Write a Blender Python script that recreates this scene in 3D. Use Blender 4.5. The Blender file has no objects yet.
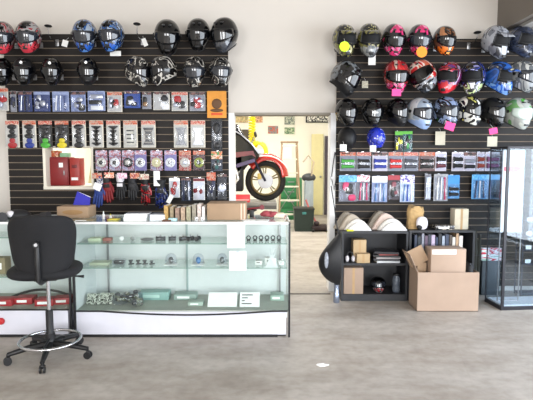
import bpy, bmesh, math, random
from mathutils import Vector, Matrix, Euler
random.seed(7)
PI = math.pi
SC = bpy.context.scene
COL = SC.collection

# ------------------------------------------------------------------ camera maths
F = 500.0
TH = math.atan(43 / F); CT, ST = math.cos(TH), math.sin(TH)
CAMZ = 1.5
def ray(px, py):
    u = (px - 266.5) / F; v = (200 - py) / F
    return u, CT + v * ST, -ST + v * CT
def at(px, py, Y):
    x, y, z = ray(px, py); t = Y / y
    return Vector((x * t, Y, CAMZ + z * t))
def gnd(px, py, z0=0.0):
    x, y, z = ray(px, py); t = (z0 - CAMZ) / z
    return Vector((x * t, y * t, z0))
YW = 5.5            # front face of the slat wall

# ------------------------------------------------------------------ materials
def lin(c):
    if isinstance(c, str):
        c = c.lstrip('#'); c = [int(c[i:i + 2], 16) / 255 for i in (0, 2, 4)]
    return tuple(((x / 12.92) if x <= 0.04045 else ((x + 0.055) / 1.055) ** 2.4) for x in c[:3]) + (1,)
MC = {}
def mat(name, col, rough=0.6, metal=0.0, var=0.08, scale=12.0, bump=0.0, coat=0.0, trans=0.0, spec=0.5, alpha=1.0):
    key = (name, str(col), rough, metal)
    if key in MC: return MC[key]
    m = bpy.data.materials.new(name); m.use_nodes = True
    nt = m.node_tree; b = nt.nodes['Principled BSDF']
    c = lin(col)
    tc = nt.nodes.new('ShaderNodeTexCoord'); no = nt.nodes.new('ShaderNodeTexNoise')
    no.inputs['Scale'].default_value = scale; no.inputs['Detail'].default_value = 4
    nt.links.new(tc.outputs['Object'], no.inputs['Vector'])
    r = nt.nodes.new('ShaderNodeValToRGB')
    r.color_ramp.elements[0].position = .3; r.color_ramp.elements[1].position = .7
    r.color_ramp.elements[0].color = tuple(max(0, x * (1 - var)) for x in c[:3]) + (1,)
    r.color_ramp.elements[1].color = tuple(min(1, x * (1 + var)) for x in c[:3]) + (1,)
    nt.links.new(no.outputs['Fac'], r.inputs['Fac']); nt.links.new(r.outputs['Color'], b.inputs['Base Color'])
    b.inputs['Roughness'].default_value = rough; b.inputs['Metallic'].default_value = metal
    b.inputs['Coat Weight'].default_value = coat; b.inputs['Coat Roughness'].default_value = .05
    b.inputs['Specular IOR Level'].default_value = spec
    if trans: b.inputs['Transmission Weight'].default_value = trans
    if alpha < 1: b.inputs['Alpha'].default_value = alpha
    if bump:
        bp = nt.nodes.new('ShaderNodeBump'); bp.inputs['Strength'].default_value = bump
        nt.links.new(no.outputs['Fac'], bp.inputs['Height']); nt.links.new(bp.outputs['Normal'], b.inputs['Normal'])
    MC[key] = m
    return m
def graphic(name, cols, scale=9.0, seed=0, rough=.22, coat=.6, dist=2.0, stops=None, stretch=(1, 1, 1), metal=0.0):
    m = bpy.data.materials.new(name); m.use_nodes = True
    nt = m.node_tree; b = nt.nodes['Principled BSDF']
    tc = nt.nodes.new('ShaderNodeTexCoord'); mp = nt.nodes.new('ShaderNodeMapping')
    mp.inputs['Location'].default_value = (seed * 3.17, seed * 1.71, seed * .93)
    mp.inputs['Scale'].default_value = stretch
    no = nt.nodes.new('ShaderNodeTexNoise'); no.inputs['Scale'].default_value = scale
    no.inputs['Detail'].default_value = 1.5; no.inputs['Distortion'].default_value = dist
    nt.links.new(tc.outputs['Object'], mp.inputs['Vector']); nt.links.new(mp.outputs['Vector'], no.inputs['Vector'])
    r = nt.nodes.new('ShaderNodeValToRGB'); r.color_ramp.interpolation = 'CONSTANT'
    n = len(cols)
    if stops is None and n == 3: stops = [0, .45, .56]
    if stops is None and n == 2: stops = [0, .5]
    if stops is None: stops = [0] + [.36 + .28 * i / max(1, n - 2) for i in range(n - 1)]
    r.color_ramp.elements[0].position = 0; r.color_ramp.elements[0].color = lin(cols[0])
    r.color_ramp.elements[1].position = stops[1]; r.color_ramp.elements[1].color = lin(cols[1])
    for i in range(2, n):
        e = r.color_ramp.elements.new(stops[i]); e.color = lin(cols[i])
    nt.links.new(no.outputs['Fac'], r.inputs['Fac']); nt.links.new(r.outputs['Color'], b.inputs['Base Color'])
    b.inputs['Roughness'].default_value = rough; b.inputs['Coat Weight'].default_value = coat
    b.inputs['Coat Roughness'].default_value = .04; b.inputs['Metallic'].default_value = metal
    return m
def glass(name, tint, refl=1.5, rough=.02):
    m = bpy.data.materials.new(name); m.use_nodes = True
    nt = m.node_tree; nt.nodes.remove(nt.nodes['Principled BSDF']); out = nt.nodes['Material Output']
    t = nt.nodes.new('ShaderNodeBsdfTransparent'); t.inputs[0].default_value = lin(tint)
    g = nt.nodes.new('ShaderNodeBsdfGlossy'); g.inputs['Roughness'].default_value = rough
    lw = nt.nodes.new('ShaderNodeLayerWeight'); lw.inputs[0].default_value = .5
    pw = nt.nodes.new('ShaderNodeMath'); pw.operation = 'POWER'; pw.inputs[1].default_value = 4.5
    nt.links.new(lw.outputs['Facing'], pw.inputs[0])
    fr = nt.nodes.new('ShaderNodeMath'); fr.operation = 'MULTIPLY_ADD'; fr.inputs[1].default_value = .9; fr.inputs[2].default_value = ((refl - 1) / (refl + 1)) ** 2
    nt.links.new(pw.outputs[0], fr.inputs[0])
    # faint smears on the pane
    mx = nt.nodes.new('ShaderNodeMixShader')
    nt.links.new(fr.outputs[0], mx.inputs[0]); nt.links.new(t.outputs[0], mx.inputs[1]); nt.links.new(g.outputs[0], mx.inputs[2])
    nt.links.new(mx.outputs[0], out.inputs['Surface'])
    return m

# ------------------------------------------------------------------ mesh builder
class MB:
    def __init__(s): s.v = []; s.f = []; s.m = []; s.M = Matrix.Identity(4)
    def add(s, vs, fs, mi=0):
        o = len(s.v)
        s.v += [tuple(s.M @ Vector(v)) for v in vs]; s.f += [tuple(i + o for i in f) for f in fs]; s.m += [mi] * len(fs)
        return s
    def box(s, x0, x1, y0, y1, z0, z1, mi=0, bev=0.0, M=None):
        if bev <= 0:
            vs = [(x, y, z) for z in (z0, z1) for y in (y0, y1) for x in (x0, x1)]
            fs = [(0, 2, 3, 1), (4, 5, 7, 6), (0, 1, 5, 4), (2, 6, 7, 3), (0, 4, 6, 2), (1, 3, 7, 5)]
        else:
            bm = bmesh.new(); bmesh.ops.create_cube(bm, size=1)
            for v in bm.verts:
                v.co = Vector(((x0 + x1) / 2 + v.co.x * (x1 - x0), (y0 + y1) / 2 + v.co.y * (y1 - y0), (z0 + z1) / 2 + v.co.z * (z1 - z0)))
            bmesh.ops.bevel(bm, geom=bm.edges[:], offset=bev, segments=2, affect='EDGES', profile=.5)
            bm.verts.index_update(); vs = [tuple(v.co) for v in bm.verts]; fs = [tuple(v.index for v in f.verts) for f in bm.faces]; bm.free()
        if M is not None: vs = [tuple(M @ Vector(v)) for v in vs]
        return s.add(vs, fs, mi)
    def cbox(s, c, d, mi=0, bev=0.0, M=None):
        return s.box(c[0] - d[0] / 2, c[0] + d[0] / 2, c[1] - d[1] / 2, c[1] + d[1] / 2, c[2] - d[2] / 2, c[2] + d[2] / 2, mi, bev, M)
    def tube(s, pts, r, mi=0, n=10, closed=False, cap=True):
        pts = [Vector(p) for p in pts]; k = len(pts)
        rs = r if isinstance(r, (list, tuple)) else [r] * k
        vs = []; up = None
        for i, p in enumerate(pts):
            if closed: d = pts[(i + 1) % k] - pts[i - 1]
            else: d = pts[min(i + 1, k - 1)] - pts[max(i - 1, 0)]
            if d.length < 1e-9: d = Vector((0, 0, 1))
            d.normalize()
            if up is None:
                up = Vector((0, 0, 1)) if abs(d.z) < .9 else Vector((1, 0, 0))
            a = d.cross(up)
            if a.length < 1e-6: a = d.cross(Vector((0, 1, 0)))
            a.normalize(); b = a.cross(d); up = b
            for j in range(n):
                t = 2 * PI * j / n; vs.append(p + a * math.cos(t) * rs[i] + b * math.sin(t) * rs[i])
        fs = []
        for i in range(k if closed else k - 1):
            i2 = (i + 1) % k
            for j in range(n):
                j2 = (j + 1) % n; fs.append((i * n + j, i * n + j2, i2 * n + j2, i2 * n + j))
        if cap and not closed:
            fs.append(tuple(reversed(range(n)))); fs.append(tuple((k - 1) * n + j for j in range(n)))
        return s.add(vs, fs, mi)
    def lathe(s, prof, mi=0, n=20, M=None):           # prof: (r, z) about z
        vs = []; fs = []
        for r, z in prof:
            for j in range(n):
                t = 2 * PI * j / n; vs.append((r * math.cos(t), r * math.sin(t), z))
        for i in range(len(prof) - 1):
            for j in range(n):
                j2 = (j + 1) % n; fs.append((i * n + j, i * n + j2, (i + 1) * n + j2, (i + 1) * n + j))
        fs.append(tuple(reversed(range(n)))); fs.append(tuple((len(prof) - 1) * n + j for j in range(n)))
        if M is not None: vs = [M @ Vector(v) for v in vs]
        return s.add(vs, fs, mi)
    def ell(s, c, d, mi=0, nu=14, nv=9, e=1.0, M=None):  # super ellipsoid
        vs = []; fs = []
        sg = lambda x, p: math.copysign(abs(x) ** p, x)
        for i in range(nv + 1):
            ph = -PI / 2 + PI * i / nv
            for j in range(nu):
                t = 2 * PI * j / nu
                vs.append((c[0] + d[0] * sg(math.cos(ph), e) * sg(math.cos(t), e), c[1] + d[1] * sg(math.cos(ph), e) * sg(math.sin(t), e), c[2] + d[2] * sg(math.sin(ph), e)))
        for i in range(nv):
            for j in range(nu):
                j2 = (j + 1) % nu; fs.append((i * nu + j, i * nu + j2, (i + 1) * nu + j2, (i + 1) * nu + j))
        if M is not None: vs = [M @ Vector(v) for v in vs]
        return s.add(vs, fs, mi)
    def prism(s, poly, y0, y1, mi=0, M=None):          # polygon in (x,z) pulled along y
        n = len(poly); vs = [(p[0], y0, p[1]) for p in poly] + [(p[0], y1, p[1]) for p in poly]
        fs = [tuple(range(n)), tuple(reversed(range(n, 2 * n)))] + [(i, i + n, (i + 1) % n + n, (i + 1) % n) for i in range(n)]
        if M is not None: vs = [M @ Vector(v) for v in vs]
        return s.add(vs, fs, mi)
    def build(s, name, mats, parent=None, ang=38, flat=False):
        me = bpy.data.meshes.new(name); me.from_pydata([tuple(v) for v in s.v], [], s.f)
        if not isinstance(mats, (list, tuple)): mats = [mats]
        for m in mats: me.materials.append(m)
        me.polygons.foreach_set('material_index', s.m)
        me.validate(); bm = bmesh.new(); bm.from_mesh(me); bmesh.ops.remove_doubles(bm, verts=bm.verts, dist=1e-5)
        bmesh.ops.recalc_face_normals(bm, faces=bm.faces); bm.to_mesh(me); bm.free()
        if not flat:
            me.polygons.foreach_set('use_smooth', [True] * len(me.polygons)); me.set_sharp_from_angle(angle=math.radians(ang))
        o = bpy.data.objects.new(name, me); COL.objects.link(o)
        if parent is not None: o.parent = parent
        return o
def tag(o, label=None, cat=None, group=None, kind=None):
    if label: o['label'] = label
    if cat: o['category'] = cat
    if group: o['group'] = group
    if kind: o['kind'] = kind
    return o
def empty(name, loc, label=None, cat=None, group=None, rz=0.0):
    o = bpy.data.objects.new(name, None); COL.objects.link(o); o.empty_display_size = .05
    o.location = loc; o.rotation_euler = (0, 0, rz); return tag(o, label, cat, group)
def single(mb, name, mats, loc, label, cat, group=None, rot=(0, 0, 0), **k):
    o = mb.build(name, mats, **k); o.location = loc; o.rotation_euler = rot; return tag(o, label, cat, group)
def copy_tree(o, parent=None):
    c = o.copy(); COL.objects.link(c)
    if parent is not None: c.parent = parent
    for ch in list(o.children): copy_tree(ch, c)
    return c

# common materials
M_CHROME = mat('chrome', '#c8c8cc', .22, 1.0, .03)
M_STEEL = mat('brushed_steel', '#9a9a9c', .4, 1.0, .08)
M_BLACK = mat('black_plastic', '#131315', .45)
M_BLKGLOSS = mat('gloss_black', '#050507', .1, spec=.4, coat=.3)
M_BLKMATTE = mat('matte_black', '#131315', .5, spec=.3)
M_WHITE = mat('white_plastic', '#e8e8e8', .4)
M_PAPER = mat('white_paper', '#f2f2f0', .8, var=.03)
M_CARD = mat('cardboard', '#a0866c', .85, var=.07, scale=6)
M_CARD2 = mat('cardboard_light', '#a8917f', .85, var=.06, scale=5)
M_RUBBER = mat('rubber', '#1c1c1c', .8, bump=.2, scale=60)
M_RED = mat('red_plastic', '#b01c20', .4)
M_BLUE = mat('blue_plastic', '#1d4fb0', .4)
M_GLASS = glass('clear_glass', '#fbfefd', 1.42)
M_GLASSB = glass('tower_glass', '#f6fafd', 1.5)
M_SHG = glass('shelf_glass', '#f4fbf8', 1.45)
M_VISOR = mat('dark_visor', '#07080c', .06, coat=.4)
M_VISORG = mat('grey_visor', '#30343c', .12, coat=1.0)
M_CLEAR = glass('clear_blister', '#f4f6fa', 1.45, .12)
M_LINING = mat('helmet_lining', '#141416', .9, bump=.3, scale=80)

# ------------------------------------------------------------------ the setting
def wall_mat(name, c, var=.025, sc=1.2, bump=.03): return mat(name, c, .85, var=var, scale=sc, bump=bump)
M_WALL = wall_mat('shop_wall_paint', '#cbc5bd')
M_CREAM = wall_mat('back_room_paint', '#f2efe2', var=.03)
def floor_mat():
    m = bpy.data.materials.new('worn_concrete'); m.use_nodes = True; nt = m.node_tree; b = nt.nodes['Principled BSDF']
    tc = nt.nodes.new('ShaderNodeTexCoord'); mp = nt.nodes.new('ShaderNodeMapping'); mp.inputs['Scale'].default_value = (.6, 1.2, 1)
    n1 = nt.nodes.new('ShaderNodeTexNoise'); n1.inputs['Scale'].default_value = 2.2; n1.inputs['Detail'].default_value = 9; n1.inputs['Roughness'].default_value = .65
    n2 = nt.nodes.new('ShaderNodeTexNoise'); n2.inputs['Scale'].default_value = 14; n2.inputs['Detail'].default_value = 6; n2.inputs['Distortion'].default_value = .2
    nt.links.new(tc.outputs['Object'], mp.inputs['Vector']); nt.links.new(mp.outputs['Vector'], n1.inputs['Vector']); nt.links.new(tc.outputs['Object'], n2.inputs['Vector'])
    r = nt.nodes.new('ShaderNodeValToRGB'); r.color_ramp.elements[0].position = .36; r.color_ramp.elements[1].position = .62
    r.color_ramp.elements[0].color = lin('#9a9187'); r.color_ramp.elements[1].color = lin('#b4ada5')
    nt.links.new(n1.outputs['Fac'], r.inputs['Fac'])
    r2 = nt.nodes.new('ShaderNodeValToRGB'); r2.color_ramp.elements[0].position = .3; r2.color_ramp.elements[1].position = .6
    r2.color_ramp.elements[0].color = (.72, .71, .69, 1); r2.color_ramp.elements[1].color = (1, 1, 1, 1)
    nt.links.new(n2.outputs['Fac'], r2.inputs['Fac'])
    mx = nt.nodes.new('ShaderNodeMix'); mx.data_type = 'RGBA'; mx.blend_type = 'MULTIPLY'; mx.inputs[0].default_value = .55
    nt.links.new(r.outputs['Color'], mx.inputs[6]); nt.links.new(r2.outputs['Color'], mx.inputs[7])
    # hairline cracks
    vo = nt.nodes.new('ShaderNodeTexVoronoi'); vo.feature = 'DISTANCE_TO_EDGE'; vo.inputs['Scale'].default_value = .55
    nt.links.new(n2.outputs['Color'], vo.inputs['Vector']) if False else nt.links.new(tc.outputs['Object'], vo.inputs['Vector'])
    r3 = nt.nodes.new('ShaderNodeValToRGB'); r3.color_ramp.elements[0].position = 0.0; r3.color_ramp.elements[1].position = .006
    r3.color_ramp.elements[0].color = (.7, .68, .65, 1); r3.color_ramp.elements[1].color = (1, 1, 1, 1)
    nt.links.new(vo.outputs['Distance'], r3.inputs['Fac'])
    m2 = nt.nodes.new('ShaderNodeMix'); m2.data_type = 'RGBA'; m2.blend_type = 'MULTIPLY'; m2.inputs[0].default_value = .12
    nt.links.new(mx.outputs[2], m2.inputs[6]); nt.links.new(r3.outputs['Color'], m2.inputs[7])
    nt.links.new(m2.outputs[2], b.inputs['Base Color'])
    b.inputs['Roughness'].default_value = .55; b.inputs['Specular IOR Level'].default_value = .35
    bp = nt.nodes.new('ShaderNodeBump'); bp.inputs['Strength'].default_value = .08
    nt.links.new(n2.outputs['Fac'], bp.inputs['Height']); nt.links.new(bp.outputs['Normal'], b.inputs['Normal'])
    return m
M_FLOOR = floor_mat()
def struct(mb, name, mats, label=None):
    o = mb.build(name, mats, flat=True); o['kind'] = 'structure'
    if label: o['label'] = label
    return o
XL, XR, YF, ZC = -4.2, 4.0, -5.0, 3.7
BY0, BY1 = 5.70, 13.0            # back room
OX0, OX1, OZ = -.354, .702, 1.977          # opening
HX0, HX1, HZ0, HZ1 = -2.43, -1.915, 1.175, 1.60   # pass-through hole
struct(MB().box(XL, XR, YF, BY1, -.06, 0), 'floor', M_FLOOR)
w = MB(); y0, y1 = YW + .02, BY0
w.box(XL, HX0, y0, y1, 0, ZC); w.box(HX0, HX1, y0, y1, 0, HZ0); w.box(HX0, HX1, y0, y1, HZ1, ZC)
w.box(HX1, OX0, y0, y1, 0, ZC); w.box(OX0, OX1, y0, y1, OZ, ZC); w.box(OX1, XR, y0, y1, 0, ZC)
struct(w, 'wall_back', M_WALL)
struct(MB().box(XL - .1, XL, YF, BY1, 0, ZC), 'wall_left', M_WALL)
struct(MB().box(XL, XR, YF, YW + .02, ZC, ZC + .1).box(XL, XR, BY0, BY1, 3.3, 3.4), 'ceiling', M_WALL)
M_SOFFIT = wall_mat('soffit_paint', '#7b746c')
M_SOFFU = wall_mat('soffit_underside_lit', '#a8a49f')  # lighter tone puts the light on the underside into the colour
struct(MB().box(2.48, XR, YF, YW + .02, 2.83, ZC), 'trim_1', M_SOFFIT, 'brown grey bulkhead over the right side of the shop')
struct(MB().box(2.56, 2.66, YF, YW + .0, 2.80, 2.83), 'trim_2', M_SOFFU)
# right side wall and the shop front behind the camera: big window openings
M_FRAME = mat('window_aluminium', '#6a6a6c', .4, .8)
w = MB().box(XR, XR + .12, YF, BY1, 0, .25).box(XR, XR + .12, YF, BY1, 2.7, ZC).box(XR, XR + .12, 4.9, BY1, .25, 2.7).box(XR, XR + .12, YF, -2.7, .25, 2.7)
struct(w, 'wall_right', M_WALL)
FW = [(-3.6, -1.9), (.2, 1.5), (1.75, 3.5)]; FZ0, FZ1 = .5, 2.7
w = MB().box(XL, XR, YF - .12, YF, 0, FZ0).box(XL, XR, YF - .12, YF, FZ1, ZC); xs = [XL] + [q for f in FW for q in f] + [XR]
for k in range(0, len(xs), 2): w.box(xs[k], xs[k + 1], YF - .12, YF, FZ0, FZ1)
struct(w, 'wall_front', M_WALL)
for k, (xa, xb) in enumerate(FW):
    m = MB(); t_ = .04
    m.box(xa, xa + t_, YF - .09, YF - .03, FZ0, FZ1).box(xb - t_, xb, YF - .09, YF - .03, FZ0, FZ1).box(xa, xb, YF - .09, YF - .03, FZ0, FZ0 + t_).box(xa, xb, YF - .09, YF - .03, FZ1 - t_, FZ1).box((xa + xb) / 2 - .02, (xa + xb) / 2 + .02, YF - .09, YF - .03, FZ0, FZ1)
    struct(m, 'window_%d' % (k + 1), M_FRAME)
m = MB()
for k in range(6):
    y = -2.7 + 7.6 * k / 5; m.box(XR - .0, XR + .05, y - .03, y + .03, .25, 2.7)
struct(m, 'window_4', M_FRAME)
# back room
struct(MB().box(XL, XR, BY1, BY1 + .1, 0, 3.3), 'wall_back_room', M_CREAM)
struct(MB().box(XL - .0, XL + .02, BY0, BY1, 0, 3.3).box(2.2, 2.3, BY0, BY1, 0, 3.3), 'wall_side_back_room', M_CREAM)
struct(MB().box(XL + .02, HX0 - .02, BY0, BY0 + .02, 0, 3.3).box(HX1 + .02, OX0 - .02, BY0, BY0 + .02, 0, 3.3).box(OX1 + .02, 2.2, BY0, BY0 + .02, 0, 3.3), 'wall_front_back_room', M_CREAM)
# opening trim, threshold
M_JAMB = mat('white_jamb_paint', '#e9e9e9', .5, var=.02)
struct(MB().box(OX0 - .058, OX0 + .004, YW - .005, BY0 + .01, 0, OZ + .0), 'trim_3', M_JAMB)
struct(MB().box(OX1 - .004, OX1 + .055, YW - .005, BY0 + .01, 0, OZ + .0), 'trim_4', M_JAMB)
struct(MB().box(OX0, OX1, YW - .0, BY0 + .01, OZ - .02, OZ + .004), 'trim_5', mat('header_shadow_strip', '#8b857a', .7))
struct(MB().box(OX0, OX1, 5.37, 5.40, 0, .006), 'trim_6', mat('threshold_metal', '#4c4842', .6))
# hole frame with sill
M_HFR = mat('pass_frame_paint', '#e6dfcf', .6, var=.02)
m = MB(); t = .018
m.box(HX0 - t, HX0 + .012, YW - .012, BY0, HZ0 - t, HZ1 + t); m.box(HX1 - .008, HX1 + t, YW - .012, BY0, HZ0 - t, HZ1 + t)
m.box(HX0, HX1, YW - .012, BY0, HZ1, HZ1 + t); m.box(HX0 - t, HX1 + t, YW - .02, BY0 + .35, HZ0 - .03, HZ0 + .004)
struct(m, 'trim_7', M_HFR)
# door leaf on the far wall and dark doorway beside it
a, b_ = at(312, 134, 12.75), at(324, 134, 12.75)
hgt = a.z
m = MB().box(0, b_.x - a.x, -.02, .02, 0.02, hgt); d = struct(m, 'door_1', mat('pale_yellow_door', '#d9cf9c', .6, var=.03)); d.location = (a.x, 12.85, 0); d.rotation_euler = (0, 0, -.25)
h = MB().lathe([(.02, 0), (.028, .02), (.02, .05), (.0, .055)], M=Matrix.Translation((b_.x - a.x - .06, -.02, 1.0)) @ Matrix.Rotation(PI / 2, 4, 'X')).build('door_handle', M_STEEL, d)
a, b_ = at(325, 136, 12.97), at(333, 136, 12.97)
struct(MB().box(a.x, b_.x + .3, 12.96, 13.0, 0, a.z), 'dark_doorway', mat('doorway_dark_tone', '#5d5561', .7))  # flat dark panel paints the darkness of the open doorway

# ------------------------------------------------------------------ slat walls
M_SLAT = mat('dark_slat_laminate', '#1f1b19', .55, var=.12, scale=3, spec=.25)
M_GROOVE = mat('raw_slat_groove', '#8a7a68', .85, var=.1)
def slatwall(x0, x1, z0, z1, hole, label, name='slatwall_panel'):
    m = MB(); P = .0768; k0 = math.floor((z0 - .9) / P)
    k = k0
    def rects(a, b):   # x spans for a band a..b
        if hole and b > hole[2] and a < hole[3]:
            return [(x0, hole[0]), (hole[1], x1)]
        return [(x0, x1)]
    while .9 + k * P < z1:
        za, zb = .9 + k * P + .005, .9 + (k + 1) * P - .004
        za, zb = max(za, z0), min(zb, z1)
        if zb - za > .004:
            zs = [za, zb]
            if hole: zs = sorted(set([za, zb] + [h for h in hole[2:] if za < h < zb]))
            for q in range(len(zs) - 1):
                for xa, xb in rects(zs[q] + .0001, zs[q + 1] - .0001): m.box(xa, xb, YW, YW + .012, zs[q], zs[q + 1], 0)
        k += 1
    if hole:
        m.box(x0, hole[0], YW + .012, YW + .0195, z0, z1, 1); m.box(hole[1], x1, YW + .012, YW + .0195, z0, z1, 1)
        m.box(hole[0], hole[1], YW + .012, YW + .0195, z0, hole[2], 1); m.box(hole[0], hole[1], YW + .012, YW + .0195, hole[3], z1, 1)
    else: m.box(x0, x1, YW + .012, YW + .0195, z0, z1, 1)
    o = m.build(name, [M_SLAT, M_GROOVE], flat=True); return tag(o, label, 'slat wall')
slatwall(-2.83, OX0 - .06, .06, 2.815, (HX0 - t, HX1 + t, HZ0 - t, HZ1 + t), 'dark slat wall panel left of the open doorway with a square pass-through cut in it')
slatwall(OX1 + .057, XR - .01, .06, 2.765, None, 'dark slat wall panel right of the open doorway behind the shelf units')

# ------------------------------------------------------------------ helmets
def sm(x): x = max(0, min(1, x)); return x * x * (3 - 2 * x)
def HS(a, v, off=0.0, chin=.03, topflat=0):
    ang = v * 2.35
    zz = (.155 + off) * math.cos(ang) if ang < PI / 2 else .21 * math.cos(ang)
    sr = max(0, math.sin(ang)) ** .86
    rx = .132 * sr; ry = .155 * sr
    ca = math.cos(a)
    low = sm((ang - 1.45) / .8)
    if ca > 0: ry += chin * low * ca ** 1.3
    else: zz += .035 * low * (-ca)
    rx *= 1 - .10 * low
    zz +=   .035 * low * math.sin(a) ** 2 - .004 * low * max(0, ca)
    if ca > 0: ry *= 1 - .10 * sm((v - .86) / .14)
    k = min(1, sr * 3)
    sa = math.sin(a); sa = math.copysign(abs(sa) ** (1 - .22 * low), sa)
    return Vector(((rx + off * k) * sa, -(ry + off * k) * ca, zz))
def shell_mb(style, chin, nA=44, nV=26):
    m = MB(); vs = []; fs = []; mi = []
    def cut(a, v):
        if style == 'full': return False
        if style == 'mx': return abs(a) < .95 and .43 < v < .74 - .04 * (1 - abs(a))
        if style == 'open': return abs(a) < 1.05 and v > .52
    A = [(-PI + 2 * PI * j / nA) for j in range(nA)]
    for i in range(nV + 1):
        for a in A: vs.append(HS(a, max(i / nV, .001), 0, chin))
    for i in range(nV):
        for j in range(nA):
            j2 = (j + 1) % nA; a = A[j] + PI / nA; v = (i + .5) / nV
            if cut(a, v): continue
            z = .72
            q = 1 if (v > z + .10 * abs(a) and abs(a) < 2.0) else (2 if (v < .38 and abs(a) < .22) else 0)
            m.add([], [], 0); fs.append((i * nA + j, i * nA + j2, (i + 1) * nA + j2, (i + 1) * nA + j)); mi.append(q)
    m.v = [tuple(v) for v in vs]; m.f = fs; m.m = mi
    return m
def patch_mb(a0, a1, v0, v1, off, chin, na=16, nv=7, taper=0.0):
    m = MB(); vs = []; fs = []
    for i in range(nv + 1):
        v = v0 + (v1 - v0) * i / nv
        for j in range(na + 1):
            a = a0 + (a1 - a0) * j / na
            e = (abs(a) / max(abs(a0), abs(a1))) ** 2 * taper
            vv = v + ((v0 + v1) / 2 - v) * e
            vs.append(HS(a, vv, off, chin))
    for i in range(nv):
        for j in range(na): fs.append((i * (na + 1) + j, i * (na + 1) + j + 1, (i + 1) * (na + 1) + j + 1, (i + 1) * (na + 1) + j))
    m.add(vs, fs); return m
def solid(o, t=.003):
    s = o.modifiers.new('thick', 'SOLIDIFY'); s.thickness = t; s.offset = 0
def band(m, v, chin, mi=0, r=.008):
    m.tube([HS(-PI + 2 * PI * j / 40, v, -.004, chin) for j in range(40)], r, mi, 6, closed=True)
HOOKS = []
def helmet(px, py, hpx, style, shell, chinm, stripe, label, grp, yaw=0.0, pitch=0.0, visor=None, Y=5.2, peakm=None, roll=0.0, w=None, hook=True):
    c = at(px, py, Y); s = (hpx / (F / Y)) / .305
    if w: s = s
    root = empty('helmet', c, label, 'helmet', grp)
    if style != 'open': pitch += .10 + .26 * max(0, c.z - 1.6)
    root.rotation_euler = Euler((pitch, roll, yaw), 'XYZ')
    s *= .925
    root.scale = (s * .94, s, s)
    chin = {'full': .03, 'mx': .06, 'open': .0}[style]
    shell_mb(style, chin).build('shell', [shell, chinm, stripe], root, ang=60)
    if style == 'full':
        o = patch_mb(-1.15, 1.15, .46, .76, .006, chin, taper=.45).build('visor', visor or M_VISOR, root, ang=80); solid(o, .004)
        pv = MB()
        for sx in (-1, 1):
            p = HS(sx * 1.42, .62, .004, chin)
            MB().lathe([(.016, -.004), (.017, .004), (.012, .008), (.0, .009)], n=14, M=Matrix.Translation(p) @ Matrix.Rotation(sx * PI / 2, 4, 'Y')).build('visor_pivot', M_BLACK, root)
        p = HS(0, .86, .003, chin)
        MB().cbox(p, (.05, .012, .018), bev=.004).build('chin_vent', M_BLACK, root)
        for sx in (-1, 1):
            p = HS(sx * .35, .30, .004, chin)
            MB().cbox(p, (.028, .04, .012), bev=.004).build('top_vent', M_BLACK, root)
    else:
        li = MB(); vs = []
        lin_ = shell_mb('full', chin); lin_.v = [tuple(Vector(v) * .93) for v in lin_.v]; lin_.m = [0] * len(lin_.m)
        if style == 'open':
            lin_ = patch_mb(-1.2, 1.2, .5, .98, -.035, 0)
        lin_.build('lining', M_LINING, root, ang=80)
        rimm = MB()
        if style == 'mx':
            pts = [HS(a, .43, .003, chin) for a in [(-.95 + 1.9 * k / 10) for k in range(11)]] + [HS(a, .70 - .03 * (1 - abs(a)), .003, chin) for a in [(.95 - 1.9 * k / 10) for k in range(11)]]
            rimm.tube(pts, .006, n=6, closed=True)
        else:
            pts = [HS(-1.05, .98 - k * .046, .003, 0) for k in range(10)] + [HS(-1.05 + 2.1 * k / 12, .52, .003, 0) for k in range(13)] + [HS(1.05, .52 + k * .046, .003, 0) for k in range(11)]
            rimm.tube(pts, .006, n=6)
        rimm.build('edge_trim', M_BLACK, root)
        if style == 'mx':
            # peak
            pk = MB(); vs = []; fs = []; na, nl = 12, 6
            for i in range(nl + 1):
                t = i / nl
                for j in range(na + 1):
                    a = -1.0 + 2.0 * j / na
                    p = HS(a * (1 - .28 * t), .36, .010, chin)
                    p = p + Vector((0, -.10 * t * (1 - .3 * abs(a)), .012 * t - .03 * t * t + .012 * math.cos(a * 3) * t))
                    vs.append(p)
            for i in range(nl):
                for j in range(na): fs.append((i * (na + 1) + j, i * (na + 1) + j + 1, (i + 1) * (na + 1) + j + 1, (i + 1) * (na + 1) + j))
            pk.add(vs, fs); o = pk.build('peak', peakm or shell, root, ang=70); solid(o, .005)
            p = HS(0, .88, .004, chin)
            MB().cbox(p, (.05, .016, .03), bev=.006).build('mouth_vent', M_BLACK, root)
        else:
            st = MB().tube([HS(-1.2, .95, -.01, 0), Vector((-.05, -.05, -.2)), Vector((.05, -.05, -.2)), HS(1.2, .95, -.01, 0)], .006, n=6).build('chin_strap', M_BLACK, root)
    nr = MB(); band(nr, .985, chin); nr.build('neck_roll', M_LINING, root)
    if hook:
        hk = empty('helmet_stand', (c.x, YW, c.z - .03 * s), 'steel display arm holding up the ' + label.split(' helmet')[0].split(' with')[0] + ' helmet ' + '', 'display arm', 'helmet arms on the slat walls')
        hk['label'] = 'steel arm behind the ' + ' '.join(label.split()[:12])
        MB().cbox((0, -.006, 0), (.04, .008, .06), bev=.002).build('wall_bracket', M_STEEL, hk)
        MB().tube([(0, -.01, 0), (0, -.13, .0), (0, -.17, .03)], .006, n=8).build('rod', M_CHROME, hk)
    return root

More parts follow.
